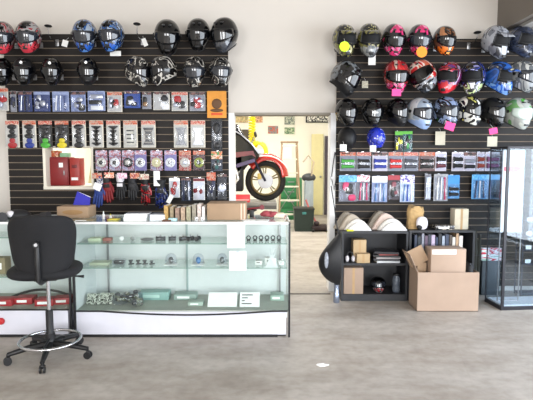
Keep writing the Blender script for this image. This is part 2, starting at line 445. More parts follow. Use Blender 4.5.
# graphics
def G_(n, cols, sc=9, seed=0, **k): return graphic(n, cols, sc * (.7 if sc < 18 else 1), seed, **k)
K = '#0c0c0e'
GR_RED = G_('red_skull_graphic', [K, '#8c1c28', '#8e8a8a', K, '#a52b36'], 11, 1)
GR_RED2 = G_('red_skull_graphic', ['#8c1c28', K, '#8e7c7c', '#8e1c28', K], 11, 5)
GR_REDC = G_('red_flame_chin', ['#b81f30', K, '#c83a48'], 16, 2)
GR_BLU = G_('blue_skull_graphic', [K, '#24528c', '#8c98a8', K, '#1b4a8a'], 11, 3)
GR_BLU2 = G_('blue_skull_graphic', ['#20487c', K, '#8c9cb4', K, '#3a68a4'], 11, 4)
GR_BLUC = G_('blue_flame_chin', ['#1f55b0', '#101828', '#5a88cc'], 16, 6)
def bw(seed): return G_('tribal_graphic', [K, K, '#b8b4ac', '#56524c', K], 10, seed, stops=[0, .3, .5, .56, .6])
GB1, GB2, GB3, GB4 = bw(11), bw(13), bw(15), bw(18)
MB_ = M_BLKGLOSS
g1 = 'full-face helmets on the left slat wall'
VSK = mat('smoked_visor', '#20242c', .08, var=.3, scale=8, coat=.6)
L1 = [
 (3, 37, 31, 'full', GR_RED2, GR_REDC, MB_, 'red and black skull graphic full-face helmet cut off by the left edge of the photo', .2, VSK),
 (29, 36.5, 31, 'full', GR_RED, GR_REDC, MB_, 'red and black skull graphic full-face helmet, second from left in top row', .1, VSK),
 (85, 35, 31, 'full', GR_BLU, GR_BLUC, MB_, 'blue and black graphic full-face helmet right of the empty arm, top row left', .12, VSK),
 (112, 35, 31, 'full', GR_BLU2, GR_BLUC, MB_, 'blue and silver graphic full-face helmet, right one of the blue pair in top row', -.1, VSK),
 (167.5, 36.5, 34, 'full', MB_, MB_, MB_, 'plain gloss black full-face helmet, leftmost of three black ones in top row', .15, None),
 (198.5, 34, 31, 'full', MB_, MB_, MB_, 'gloss black full-face helmet, middle of the three black ones in top row', 0, None),
 (225, 34.5, 34, 'full', MB_, M_VISORG, MB_, 'black full-face helmet with grey chin, end of top row beside the white wall', -.35, None),
 (2, 71, 27, 'full', MB_, MB_, MB_, 'black full-face helmet in second row cut off by the left edge of the photo', .3, None),
 (24, 71, 27, 'full', M_BLKMATTE, MB_, MB_, 'satin black full-face helmet with brow badge, second row under the red helmet', .3, None),
 (52, 71, 27, 'full', MB_, MB_, MB_, 'black full-face helmet in second row below the empty top arm, left side', .3, None),
 (88, 71, 27, 'full', MB_, M_BLKMATTE, MB_, 'black full-face helmet with brow badge below the blue graphic helmets', .25, None),
 (137, 71, 30, 'full', GB1, GB1, GB2, 'black and grey tribal graphic helmet turned to the side, second row under the empty arm', .9, None),
 (164, 70, 29, 'full', GB2, GB2, GB1, 'black and silver tribal graphic helmet, second in the patterned run of the second row', -.9, M_VISOR),
 (195, 71, 30, 'full', GB3, GB3, GB4, 'black helmet with cream crest graphic facing forward, third in the patterned run', 0, VSK),
 (220, 71.5, 30, 'full', GB4, GB4, GB3, 'black and cream tribal helmet at the right end of the second row, left wall', .3, VSK),
]
for i, (px, py, h, st, a, b_, c_, lab, yaw, vis) in enumerate(L1):
    r = helmet(px, py, h, st, a, b_, c_, lab, g1, yaw, random.uniform(-.05, .08), vis, Y=5.22 if py < 50 else 5.25)
    if px in (24, 52, 88):
        MB().lathe([(.018, 0), (.018, .003), (0, .004)], M=Matrix.Translation(HS(-.1, .34, .004, .03)) @ Matrix.Rotation(PI / 2 - .5, 4, 'X')).build('brow_badge', M_PAPER, r)
# right wall
g2 = 'helmets on the right slat wall'
OLIVE = G_('olive_camo_graphic', [K, '#6e6a3c', K, '#a9a47a'], 9, 21)
PINK = G_('pink_graphic', ['#16101a', K, '#c03068', '#e87aa6'], 7, 22, stops=[0, .42, .6, .7])
PINKC = G_('pink_chin', ['#d8306e', '#2a0c1a', '#e878a8'], 14, 23)
PINKP = mat('pink_brow_gloss', '#c8346a', .2, coat=.7)
ORB = G_('orange_brown_graphic', ['#2a1c18', '#6a4630', '#1c1412', '#a87048'], 9, 24)
ORC = G_('orange_chin', ['#e0701c', K, '#f2b060'], 14, 25)
GRY = G_('silver_mx_graphic', ['#2e3038', '#6a6e78', '#9ca0a8', '#3a3e48'], 10, 26)
DRK = G_('dark_slate_mx_graphic', ['#1c2230', '#343c50', '#20283a'], 9, 27)
REDT = G_('red_top_graphic', ['#a01c24', '#b82c2c', '#8c1a20', '#c8b8a8'], 8, 28)
RW = G_('red_white_flame_graphic', ['#a82226', '#b8282a', '#d8ccc0', '#c06048', '#a01c24'], 7, 29)
RWC = G_('dark_silver_chin', ['#20242c', '#8a8e96', '#14161a'], 10, 30)
PUR = G_('purple_red_mx_graphic', [K, '#5a2c68', '#a02434', K, '#b8a0c0'], 9, 31)
REDC2 = mat('red_chin_gloss', '#c01c2c', .2, coat=.6)
BP = G_('blue_purple_mx_graphic', ['#12163a', '#2a3478', K, '#8a88b8'], 9, 32)
BPC = G_('white_black_chin', ['#e0e0e4', '#181a24', '#b8c890'], 12, 33)
BLM = G_('blue_mx_graphic', ['#204078', '#2a5aa8', '#16284c', '#c8c4a8'], 8, 34)
BLC = G_('bright_blue_chin', ['#2a62c8', '#7aa4e0', '#1c4490'], 12, 35)
GWT = G_('grey_white_graphic', ['#3c3e42', '#8c8e8e', '#5c6064', '#b8b8b4'], 8, 36)
SLB = G_('silver_blue_graphic', ['#a8a8a4', '#b8bcc0', '#8c98a8', '#d0d0cc'], 5, 37)
SLBC = mat('blue_silver_chin', '#90a8d0', .2, coat=.6)
BLW = G_('blue_black_white_graphic', ['#30405c', '#7c8cac', K, '#c8ccd6'], 8, 38)
YBW = G_('yellow_black_graphic', ['#b0ac5c', K, '#d8d8d0', '#20202a'], 8, 39)
GRN = G_('green_white_graphic', ['#6a9c60', '#b8bcb4', '#9ca09c', '#48a038'], 5, 40)
STAR = G_('blue_star_graphic', ['#101a70', '#2030a8', '#2030a8', '#c8ccd8'], 14, 41)
GRV = mat('green_tint_visor', '#c0cfc6', .2, coat=.8)
R1 = [
 (344, 40, 31, 'mx', OLIVE, OLIVE, OLIVE, 'black and olive off-road helmet at the left end of the right wall top row', .15, None),
 (369, 39, 31, 'mx', OLIVE, GWT, OLIVE, 'black and olive off-road helmet with grey chin, second in the right wall top row', 0, None),
 (393.5, 39, 30, 'full', PINK, PINKC, PINKP, 'pink and black full-face helmet with no tag, left of the tagged pink one', .05, M_VISOR),
 (419, 39.5, 30, 'full', PINK, PINKC, PINKP, 'pink and black full-face helmet above the orange tag', -.05, VSK),
 (444, 40, 28, 'full', ORB, ORC, ORB, 'brown and orange full-face helmet beside the pink helmets in top row', .1, M_VISOR),
 (495, 41, 31, 'mx', GRY, GRY, GRY, 'silver grey off-road helmet with big peak in top row right of the empty arm', .35, None),
 (520, 41, 31, 'mx', DRK, DRK, DRK, 'dark slate off-road helmet at the far right end of the top row', .35, None),
 (345, 77, 34, 'full', G_('black_silver_line', [K, K, '#6a6e72', K], 9, 77), M_BLKMATTE, MB_, 'black full-face helmet with silver streaks at the left end of the second row, right wall', .75, None),
 (396, 76, 33, 'full', REDT, PINKC, REDT, 'red topped full-face helmet with black visor and pink chin in second row', 0, M_VISOR),
 (423, 76, 35, 'full', RW, RWC, RW, 'red and white flame graphic full-face helmet tilted sideways in second row', -.6, MB_),
 (449, 77, 31, 'mx', PUR, REDC2, PUR, 'purple and red off-road helmet with red chin bar in second row', -.55, None),
 (473, 77, 32, 'mx', BP, BPC, BP, 'blue purple off-road helmet with white and black chin bar in second row', -.5, None),
 (498, 77, 32, 'mx', BLM, BLC, BLM, 'bright blue off-road helmet with cream peak in second row right side', .45, None),
 (521, 76, 32, 'full', GWT, GWT, GWT, 'grey and white full-face helmet at the right end of the second row', .4, VSK),
 (346, 112, 28, 'full', MB_, MB_, MB_, 'gloss black full-face helmet at the left end of the third row, right wall', .3, None),
 (372, 112, 28, 'full', MB_, MB_, MB_, 'gloss black full-face helmet with white visor sticker, second in third row', .1, None),
 (397, 112, 28, 'full', MB_, M_BLKMATTE, MB_, 'gloss black full-face helmet left of the silver and blue one', .3, None),
 (419, 113, 32, 'full', SLB, SLBC, SLB, 'silver and blue full-face helmet in the third row, right wall', .35, VSK),
 (445, 111.5, 31, 'full', BLW, BLW, BLW, 'blue black and white graphic full-face helmet with pink tag below it', .3, VSK),
 (468, 110.5, 30, 'full', YBW, YBW, YBW, 'yellow black and white graphic full-face helmet in third row', .4, None),
 (492, 112, 30, 'full', M_BLKMATTE, MB_, MB_, 'dark matte full-face helmet beside the green one, pink tag below', .3, None),
 (517, 113, 32, 'full', GRN, GRN, GRN, 'green and white full-face helmet at the right end of the third row', .2, GRV),
 (347, 139, 25, 'open', M_BLKMATTE, M_BLKMATTE, M_BLKMATTE, 'matte black open-face helmet at the left end of the fourth row', 0, None),
 (376, 139, 25, 'open', STAR, STAR, STAR, 'blue open-face helmet with star graphics in the fourth row', .2, None),
]
for (px, py, h, st, a, b_, c_, lab, yaw, vis) in R1:
    pit = {345: .2}.get(px, random.uniform(-.04, .08)); rl = {423: -.5, 449: .15, 345: .25}.get(px, 0)
    if py == 139: pit = -.15; yaw += PI if px == 347 else 2.7
    pm = {449: PUR, 473: BP}.get(px)
    r = helmet(px, py, h, st, a, b_, c_, lab, g2, yaw, pit, vis, Y=5.22, peakm=pm, roll=rl)
    if px == 372:
        MB().box(-.035, .035, -.002, 0, -.008, .008, M=Matrix.Translation(HS(-.1, .62, .010, .03))).build('visor_sticker', M_PAPER, r)

# empty helmet arms
def empty_arm(px, py_top, py_base, label):
    b = at(px, py_base, YW); tp = at(px, py_top, 5.28)
    r = empty('helmet_stand', b, label, 'display arm', 'empty helmet arms')
    MB().cbox((0, -.006, 0), (.035, .008, .07), bev=.002).build('wall_bracket', M_STEEL, r)
    d = tp - b
    MB().tube([(0, -.01, 0), (0, -.18, .01), (0, d.y, .04), (0, d.y, d.z)], .005, n=8).build('rod', M_CHROME, r)
    MB().ell((0, d.y, d.z), (.038, .045, .014), nu=16, nv=8).build('pad', M_BLACK, r)
empty_arm(57.5, 26, 43, 'empty helmet arm with black pad between the red and blue helmets')
empty_arm(142.5, 24, 42, 'empty helmet arm with black pad between blue and plain black helmets')
empty_arm(468.5, 32.5, 46, 'empty helmet arm with black pad left of the silver off-road helmet')

# price tags
def ptag(px0, py0, px1, py1, m, label, Y=5.12, shape='card', rot=0.0):
    a, b = at(px0, py0, Y), at(px1, py1, Y); w_, h_ = b.x - a.x, a.z - b.z
    r = empty('price_tag', ((a.x + b.x) / 2, Y, b.z), label, 'tag'); r.rotation_euler = (0, rot, 0)
    if shape == 'disc':
        MB().lathe([(w_ / 2, -.001), (w_ / 2, .001)], n=24, M=Matrix.Translation((0, 0, h_ / 2)) @ Matrix.Rotation(PI / 2, 4, 'X')).build('card', m, r)
    else: MB().box(-w_ / 2, w_ / 2, -.001, .001, 0, h_).build('card', m, r)
    MB().tube([(0, 0, h_ * .97), (.004, .02, h_ + .02), (0, .05, h_ + .04)], .0012, n=5).build('string', M_PAPER, r)
ptag(339.5, 41.5, 349.5, 51.5, mat('neon_green_tag', '#c8f020', .6), 'round neon green tag hanging on the leftmost olive helmet', 5.02, 'disc')
ptag(416.5, 47, 427, 57, mat('orange_tag', '#f08a18', .6), 'round orange tag below the pink helmet', 5.02, 'disc')
ptag(368.5, 52, 375.5, 65, M_PAPER, 'blank white card tag hanging below the second olive helmet', 5.3)
ptag(362, 81, 368, 88, mat('sticker_mix', '#c9c4b0', .6, var=.4, scale=60), 'small printed tag on the empty hook in the second row', 5.45)
ptag(61, 40, 67, 46.5, M_PAPER, 'small white tag beside the empty arm near the red helmets', 5.4, rot=.3)
ptag(144, 38, 148.5, 46, M_PAPER, 'small white tag beside the empty arm near the black helmets', 5.4, rot=-.4)
ptag(432, 91, 432.5, 92, M_PAPER, 'tiny white tag', 5.4) if False else None
PT = mat('pink_tag', '#f0408c', .6)
ptag(444, 122, 453.5, 130, PT, 'pink tag under the blue black and white helmet', 5.08, rot=.3)
ptag(490, 128, 498, 134, PT, 'pink tag under the dark helmet beside the green one', 5.08, rot=-.2)
ptag(392, 89, 401, 96, PT, 'pink tag under the red topped helmet', 5.05)
CTAG = mat('kraft_tag', '#c9c3b0', .8)
ptag(435.5, 131.5, 445, 145, CTAG, 'pale paper card on the slats above the grip packs', 5.44)
ptag(487.5, 136.5, 497, 146.5, CTAG, 'pale yellow card on the corner of the tall glass case', 5.30)
ptag(110, 51, 121, 56, M_PAPER, 'white price tag under the blue and silver graphic helmet', 5.3)
ptag(340, 144.5, 346.5, 151, M_PAPER, 'white tag at the lower edge of the matte black open-face helmet', 5.08)
ptag(370, 145.5, 376, 151.5, M_PAPER, 'white tag at the lower edge of the blue open-face helmet', 5.08)

# ------------------------------------------------------------------ packages on peg hooks
def rnd_small(seed, cols, sc=45): return graphic('printed_card', cols, sc, seed, rough=.5, coat=0, dist=.8)
def pack(px0, py0, px1, py1, header, card, label, grp, kind='lump', pc=None, hfrac=.22, Y=5.43, cat='package', name='blister_pack', seed=0, hookit=True):
    a, b = at(px0, py0, Y), at(px1, py1, Y); W, H = b.x - a.x, a.z - b.z
    r = empty(name, ((a.x + b.x) / 2, Y, b.z), label, cat, grp)
    # card with hang tab
    hw = W / 2
    MB().prism([(-hw, 0), (hw, 0), (hw, H * .97), (hw * .92, H), (-hw * .92, H), (-hw, H * .97)], -.001, .001).build('backing_card', card, r, flat=True)
    if header:
        MB().prism([(-hw * .98, H * (1 - hfrac)), (hw * .98, H * (1 - hfrac)), (hw * .98, H * .985), (-hw * .98, H * .985)], -.004, -.002).build('header', header, r, flat=True)
    h1 = H * (1 - hfrac) if header else H * .94
    pc = pc or [M_BLACK]
    if not isinstance(pc, list): pc = [pc]
    P = MB(); cz = h1 / 2
    if kind == 'pad':      # spine shaped tank pad
        n = 5
        for i in range(n):
            z = h1 * (.10 + .8 * i / (n - 1)); ww = hw * (.45 if i % 2 else .72)
            P.ell((0, -.010, z), (ww, .006, h1 * (.115 if i else .13)), 0 if i > 1 or len(pc) < 2 else 1, 12, 6)
        P.box(-hw * .16, hw * .16, -.013, -.004, h1 * .08, h1 * .9)
    elif kind == 'spine':
        n = 5
        for i in range(n):
            z = h1 * (.14 + .72 * i / (n - 1)); ww = hw * (.72 if i in (0, n - 1) else .52)
            P.prism([(-ww, z + .010), (-hw * .12, z - .016), (hw * .12, z - .016), (ww, z + .010), (ww * .8, z + .020), (-ww * .8, z + .020)], -.012, -.004)
        P.box(-hw * .2, hw * .2, -.012, -.004, h1 * .12, h1 * .88)
    elif kind == 'bone':
        z0, z1 = h1 * .12, h1 * .86; w1, w2 = hw * .74, hw * .42
        P.prism([(-w1, z0), (w1, z0), (w2, z0 + (z1 - z0) * .28), (w2, z0 + (z1 - z0) * .72), (w1, z1), (-w1, z1), (-w2, z0 + (z1 - z0) * .72), (-w2, z0 + (z1 - z0) * .28)], -.012, -.003)
        if len(pc) > 1:
            for i in range(4): P.box(-w1 * .7, w1 * .7, -.014, -.012, z0 + (z1 - z0) * (.1 + .23 * i), z0 + (z1 - z0) * (.18 + .23 * i), 1)
    elif kind == 'disc':
        R = min(hw * .8, h1 * .42)
        Mx = Matrix.Translation((0, -.004, cz)) @ Matrix.Rotation(PI / 2, 4, 'X')
        P.lathe([(R, 0), (R, .008), (R * .82, .014), (R * .78, .010), (R * .5, .010), (R * .45, .016), (0.001, .018)], 0, 22, Mx)
        if len(pc) > 1:
            P.lathe([(R * .46, .016), (R * .3, .0185), (.001, .0195)], 1, 16, Mx)
            for i in range(5):
                t = 2 * PI * i / 5; P.ell((R * .64 * math.cos(t), -.016, cz + R * .64 * math.sin(t)), (R * .09, .003, R * .09), 1, 8, 5)
    elif kind == 'grips':
        for i, z in enumerate((h1 * .30, h1 * .66)):
            q = min(i, len(pc) - 1)
            P.tube([(-hw * .8, -.018, z), (-hw * .62, -.018, z), (-hw * .6, -.018, z), (hw * .75, -.018, z)], [h1 * .15, h1 * .15, h1 * .1, h1 * .1], q, 12)
            for k in range(6): P.tube([(-hw * .5 + k * hw * .2, -.018, z), (-hw * .42 + k * hw * .2, -.018, z)], h1 * .115, q, 12)
    elif kind == 'rods':
        n = 3
        for i in range(n):
            x = hw * (-.55 + 1.1 * i / (n - 1))
            P.tube([(x, -.012, h1 * .06), (x * .9, -.014, h1 * .5), (x * .8 + .004, -.012, h1 * .93)], [.010, .006, .009], i % len(pc), 8)
    elif kind == 'boxy':
        for i in range(3):
            z = h1 * (.16 + .3 * i); P.cbox((hw * .1 * (-1) ** i, -.014, z), (W * .7, .02, h1 * .22), i % len(pc), .003)
    elif kind == 'lump':
        rn = random.Random(seed + 5)
        for i in range(5):
            P.ell((rn.uniform(-.5, .5) * hw, -.014, h1 * rn.uniform(.2, .8)), (hw * rn.uniform(.25, .5), .011, h1 * rn.uniform(.12, .25)), i % len(pc), 10, 6, .7)
    elif kind == 'tall':
        P.ell((0, -.015, h1 * .74), (hw * .62, .014, h1 * .2), 0); P.ell((0, -.012, h1 * .42), (hw * .5, .012, h1 * .13), 1 % len(pc)); P.ell((0, -.012, h1 * .14), (hw * .6, .012, h1 * .1), 2 % len(pc))
    elif kind == 'flat': P = None
    if P: P.build('product', pc, r)
    if kind not in ('flat',):
        m = MB().box(-hw * .88, hw * .88, -.030, -.0042, h1 * .03, h1 * .97, bev=.004)
        m.build('blister', M_CLEAR, r)
    if hookit:
        hk = MB().tube([(0, 0, 0), (0, -.085, .0), (0, -.10, .012)], .003, n=6).cbox((0, -.002, .0), (.03, .004, .03))
        o = hk.build('display_peg', M_CHROME); o.location = (r.location.x, YW, b.z + H * .955)
        tag(o, 'chrome peg holding the ' + ' '.join(label.split()[:9]), 'hook', 'peg hooks on the slat walls')
    return r
# row 3 left: clear packs of parts
CLB = mat('pale_blue_card', '#8c98bc', .4, var=.2, scale=30); CLG = mat('grey_card', '#9a9a9e', .4, var=.2, scale=30)
WHc = mat('off_white_card', '#cfcabf', .6, var=.1, scale=30)
HRED = rnd_small(3, ['#a83424', '#c05c3c', '#b89888', '#802418']); HRED2 = rnd_small(4, ['#c04a3a', '#c8a898', '#b03828'])
HDK = rnd_small(5, ['#3a3438', '#7a5450', '#202024', '#c0b8b0'])
g = 'clear packs of parts in the third row, left wall'
S = mat('silver_part', '#b4b8c4', .3, .7); DB = mat('dark_blue_part', '#20284a', .5); NV = mat('navy_card', '#3a4878', .5, var=.3, scale=40)
row3 = [
 (-8, 88, 9, 111, HRED, WHc, 'red printed pack of parts at the left edge of the photo, third row', 'lump', [M_RED, S]),
 (10, 91, 17, 112, HDK, CLG, 'narrow dark pack at the left end of the third row', 'lump', [DB, M_BLACK]),
 (18, 91.5, 32.5, 111.5, HDK, NV, 'blue pack of hardware, first of the wide packs in the third row', 'rods', [S, M_BLACK, DB]),
 (33.5, 91.5, 50.5, 111.5, CLB, NV, 'blue pack with silver corner fittings, beside the first hardware pack', 'lump', [S, DB]),
 (52, 91.5, 69.5, 111.5, CLB, CLB, 'pack of white upright pieces in the third row above the green tank pad', 'rods', [M_WHITE, S, NV]),
 (70.5, 91.5, 86, 111.5, HDK, CLB, 'pale blue pack of dark levers in the third row above the yellow tank pad', 'lump', [M_BLACK, S, NV]),
 (87.5, 91, 105.5, 111, None, CLB, 'round topped clear shell pack with two dark parts inside', 'boxy', [M_WHITE, M_BLACK, S]),
 (107, 92, 122.5, 112, HRED, WHc, 'pack with black part and red base sign, right of the clear shell pack', 'lump', [M_BLACK, S, M_RED]),
 (124, 91, 140.5, 108, HDK, mat('bright_blue_card', '#2a4fa0', .5), 'blue bottomed pack with dark parts, third row', 'lump', [M_BLACK, S]),
 (142, 92, 151.5, 109, HDK, CLG, 'narrow pack of black and bronze pieces in the third row', 'lump', [M_BLACK, mat('bronze', '#8a6a4a', .4, .6)]),
 (153, 91.5, 170, 110, HDK, WHc, 'pack filled with black and white small pieces in the third row', 'lump', [M_BLACK, M_WHITE]),
 (171.5, 92, 188, 111, HRED2, WHc, 'pack with red clamp inside next to the black and white pieces', 'lump', [M_BLACK, M_RED, S]),
 (189.5, 92, 205.5, 111, HDK, CLG, 'grey pack with red clamp left of the orange card', 'lump', [M_RED, S, M_BLACK]),
]
for i, (x0, y0_, x1, y1_, h, c, lab, kd, pc) in enumerate(row3):
    pack(x0, y0_, x1, y1_, h, c, lab, g, kd, pc, .16, seed=i)
ORG = mat('orange_card', '#d08a2c', .6, var=.08, scale=20)
r = pack(207, 91, 226.5, 118, None, ORG, 'big orange card with dark gauge picture at the right end of the third row', None, 'flat', None, 0, Y=5.40)
W = .2
MB().ell((0, -.004, .15), (.055, .004, .055), 0, 16, 6).ell((0, -.004, .08), (.07, .004, .018), 0).build('print', mat('dark_print', '#5a3a18', .6), r)
MB().box(-.06, .06, -.003, -.001, .03, .055).build('print_band', mat('red_print', '#c84818', .6), r)
# row 4: tank pads
PK = mat('pad_black', '#101012', .3, coat=.4)
g = 'tank pad packs in the fourth row, left wall'
cr = mat('pad_card', '#ddd6c6', .6, var=.06)
pads = [(12.5, 'pad', [PK, mat('pad_red', '#b02024', .4)], 'tank pad pack with red lower half, leftmost in the fourth row'),
        (29.5, 'pad', [PK, mat('pad_blue', '#20388c', .4)], 'tank pad pack with blue lower half'),
        (45.5, 'pad', [PK, mat('pad_green', '#48b030', .4)], 'tank pad pack with green lower half'),
        (62, 'pad', [PK, mat('pad_yellow', '#e8d020', .4)], 'tank pad pack with yellow lower half'),
        (79, 'pad', [PK], 'all black wavy tank pad pack right of the yellow one'),
        (96.5, 'spine', [PK], 'black spine shaped tank pad pack, left one of the pair'),
        (113.5, 'spine', [PK], 'black spine shaped tank pad pack, right one of the pair'),
        (130.5, 'bone', [mat('pad_cream', '#c8c4b4', .4), PK], 'bone shaped tank pad pack with cream and black pattern'),
        (148.5, 'bone', [PK, mat('pad_grey', '#8a8478', .4)], 'bone shaped tank pad pack in black and grey left of the gap'),
        (181, 'bone', [PK], 'short black bone shaped tank pad pack right of the gap'),
        (198, 'bone', [M_WHITE], 'white bone shaped tank pad pack, last in the fourth row')]
for i, (cx, kd, pc, lab) in enumerate(pads):
    pack(cx - 7.4, 120.5, cx + 7.4, 147.5, HRED if i % 2 else HRED2, mat('pad_card_dark', '#3c3a34', .6) if i in (2, 3) else cr, lab, g, kd, pc, .15)
# tall strip pack
pack(211, 119, 222.5, 150, None, mat('black_card', '#16181a', .5), 'tall black pack with white lettering-like scribble under the orange card', None, 'tall', [M_BLACK, GWT, M_BLACK], 0)
pack(211, 151, 222.5, 171, rnd_small(9, ['#3c8a50', '#d8683c', '#c8c0b0']), mat('slate_card', '#3c4450', .5, var=.3, scale=40), 'pack with green and orange header below the tall black pack', None, 'lump', [M_BLACK, mat('teal_part', '#2c5c58', .5)], .4)
# row 5: discs
LAV = rnd_small(12, ['#9a90a8', '#c0b8c8', '#b06468', '#7c7088'])
g = 'round fuel cap cover packs in the fifth row, left wall'
dsc = [(101.5, [WHc, PK], LAV, 'black spoked disc cover pack, leftmost in the fifth row'), (115, [M_WHITE, PK], LAV, 'white and black disc cover pack, second in the fifth row'),
       (128, [PK, WHc], LAV, 'dark disc cover pack with pale ring under the cream tank pad'), (140.5, [M_WHITE, PK], mat('violet_card', '#8a80b0', .5), 'white disc cover pack with dark hub on violet card'),
       (156.5, [mat('cream_disc', '#cfc79c', .5)], LAV, 'plain cream disc cover pack'), (170.5, [M_WHITE, CLG], mat('violet_card2', '#9088b8', .5), 'white patterned disc cover pack on violet card right of the cream one'),
       (185, [WHc, S], HRED2, 'silver disc cover pack with red header'), (199, [mat('lime_disc', '#a0a850', .5), PK], HDK, 'yellow green disc cover pack, last in the fifth row')]
for i, (cx, pc, c, lab) in enumerate(dsc):
    pack(cx - 6.2, 150.5, cx + 6.2, 170.5, LAV if i < 6 else HRED, c, lab, g, 'disc', pc, .2)
# row 6: gloves and small packs
def glove(px0, py0, px1, py1, m1, m2, label, Y=5.40, grp='gloves hanging on the left slat wall', lean=0.0):
    a, b = at(px0, py0, Y), at(px1, py1, Y); W, H = b.x - a.x, a.z - b.z
    r = empty('riding_glove', ((a.x + b.x) / 2, Y, b.z), label, 'glove', grp); r.rotation_euler = (0, lean, 0)
    g_ = MB(); g_.ell((0, -.02, H * .55), (W * .42, .022, H * .22), 0, 16, 10, .75)
    for i in range(4):
        x = W * (-.31 + .205 * i); L = H * (.0 if i in (1, 2) else .07)
        g_.tube([(x * .9, -.022, H * .48), (x, -.028, H * .3), (x * 1.05, -.026, H * .06 + L), (x * 1.05, -.02, H * .02 + L)], [W * .105, W * .11, W * .095, W * .03], 0, 8)
    g_.tube([(W * .3, -.022, H * .6), (W * .46, -.03, H * .48), (W * .5, -.03, H * .34)], [W * .12, W * .11, W * .05], 0, 8)
    g_.build('hand', m1, r)
    MB().tube([(0, -.02, H * .68), (0, -.02, H * .78), (0, -.02, H * .95)], [W * .3, W * .34, W * .42], n=14).build('cuff', m2, r)
    MB().cbox((0, -.045, H * .58), (W * .5, .012, H * .12), bev=.004).build('knuckle_guard', m2, r)
    o = MB().tube([(0, 0, 0), (0, -.05, 0), (0, -.06, .01)], .003, n=6).build('display_peg', M_CHROME); o.location = (r.location.x, YW, b.z + H * .93)
    tag(o, 'chrome peg for the ' + ' '.join(label.split()[:11]), 'hook', 'peg hooks on the slat walls')
    return r
GLB = mat('black_leather', '#151518', .6, bump=.3, scale=40); GLR = mat('red_leather', '#7c141a', .6); GLN = mat('blue_leather', '#1c3880', .5); GLW = mat('white_leather', '#e0dce0', .5)
GLD = mat('charcoal_leather', '#26262a', .6)
glove(91, 174, 104, 208, GLN, G_('blue_white', ['#1c3880', K, '#c8c8d0'], 20, 50, coat=.1), 'blue and white riding glove at the left end of the glove row', lean=.15)
glove(103, 173, 116, 203, GLR, GLB, 'red riding glove second in the glove row', lean=-.1)
glove(115, 173, 127, 201, GLB, GLW, 'black riding glove with white cuff')
glove(127, 174, 139, 201, GLB, GLD, 'black riding glove with charcoal cuff in the middle of the row')
glove(140, 174, 152, 206, G_('red_black', ['#a01820', K, '#701018'], 14, 51, coat=.1), GLB, 'red and black riding glove beside the blue one')
glove(154, 178, 168, 209, G_('blue_black', ['#142c78', K, '#101c50'], 14, 52, coat=.1), GLB, 'blue and black riding glove with a white tag in front')
ptag(165.5, 194, 170, 203, M_PAPER, 'white tag on the blue and black riding glove', 5.3, rot=.5)
ptag(153.5, 171, 160, 186, M_PAPER, 'tall white tag above the blue and black riding glove', 5.33)
ptag(92, 183, 100, 190, M_PAPER, 'white tag clipped on the blue and white riding glove', 5.30, rot=.4)
hd = [(92, 173, 'red printed header card above the blue and white glove', HRED), (104, 172.5, 'orange and white header card above the red glove', rnd_small(14, ['#e08050', '#f0e0d0', '#c84030'])),
      (117, 173, 'pale pink header card above the white cuffed glove', rnd_small(15, ['#e8d8e0', '#d890b0', '#e0e0e0'])), (130, 173, 'orange header card above the charcoal cuffed glove', rnd_small(16, ['#d89060', '#a04040', '#d8c0b0'])),
      (139, 174, 'pale green header card above the red and black glove', rnd_small(17, ['#c8ccb8', '#b87068', '#d8d8c8']))]
for (x, y, lab, mm) in hd:
    ptag(x, y, x + 10, y + 5.5, mm, lab, 5.33)
g = 'small packs in the sixth row, left wall'
pack(169, 178, 180, 197.5, M_PAPER, M_PAPER, 'white pack with red product hanging in the sixth row', g, 'lump', [M_RED, GLR], .12, seed=2)
pack(181, 178, 191.5, 201, HDK, mat('midnight_card', '#1c2a40', .5), 'dark midnight blue pack between red and white packs', g, 'rods', [DB, M_BLACK, S], .1)
pack(193, 178, 205, 200, mat('maroon_card', '#6a2028', .5), M_PAPER, 'white and maroon pack with splashes of red', g, 'lump', [GLW, GLR], .15, seed=4)
pack(206.5, 172, 216, 200, HRED, mat('dark_card', '#24262c', .5), 'dark pack with orange header near the jamb, sixth row', g, 'lump', [DB, M_BLACK], .3, seed=6)
pack(217, 174, 227, 200, HDK, mat('dark_card', '#24262c', .5), 'dark pack with a silver dome in it, right end of the sixth row', g, 'disc', [S, M_WHITE], .1)
# right wall packages
g = 'handlebar grip packs in the fifth row, right wall'
GC = mat('grip_card', '#8a8c94', .5, var=.15, scale=40)
GCW = mat('white_grip_card', '#dcd4dc', .5, var=.05)
grp_ = [(340, 355.5, [mat('green_rubber', '#48a040', .5)], HRED, GC, 'green handlebar grip pack, leftmost in the grip row'), (356.5, 371, [M_BLACK, M_BLACK], HRED2, GC, 'black handlebar grip pack between the green and blue grips'),
        (372.5, 387.5, [mat('blue_rubber', '#2a3a98', .5)], HDK, GCW, 'blue handlebar grip pack on pale card'), (388.5, 402.5, [mat('red_rubber', '#c83030', .5)], HRED, GC, 'red handlebar grip pack'),
        (403.5, 418, [mat('grey_rubber', '#4a4c54', .5)], HRED2, GC, 'grey handlebar grip pack right of the red grips'), (419, 434.5, [M_BLACK], HRED, mat('brown_card', '#7a5c54', .5, var=.3, scale=40), 'black handlebar grip pack on brown card'),
        (435.5, 446, [mat('maroon_part', '#6a3440', .5), M_BLACK], None, GCW, 'white card with dark pink cones in the grip row'), (452, 463, [M_BLACK], None, GCW, 'white card with two black cones beside the dark gap'),
        (463.5, 475.5, [M_BLACK, S], HDK, GCW, 'white card with black and silver grips right of the black cones'), (477, 484, [mat('rust_part', '#a04838', .5)], None, GCW, 'narrow white card with a rust red grip behind the glass'),
        (485.5, 499, [mat('plum_part', '#8a5078', .5)], None, GCW, 'white card with plum grips behind the corner of the glass case')]
for i, (x0, x1, pc, h, c, lab) in enumerate(grp_):
    pack(x0, 152, x1, 171, h, c, lab, g, 'grips', pc, .2 if h else .05, hookit=True)
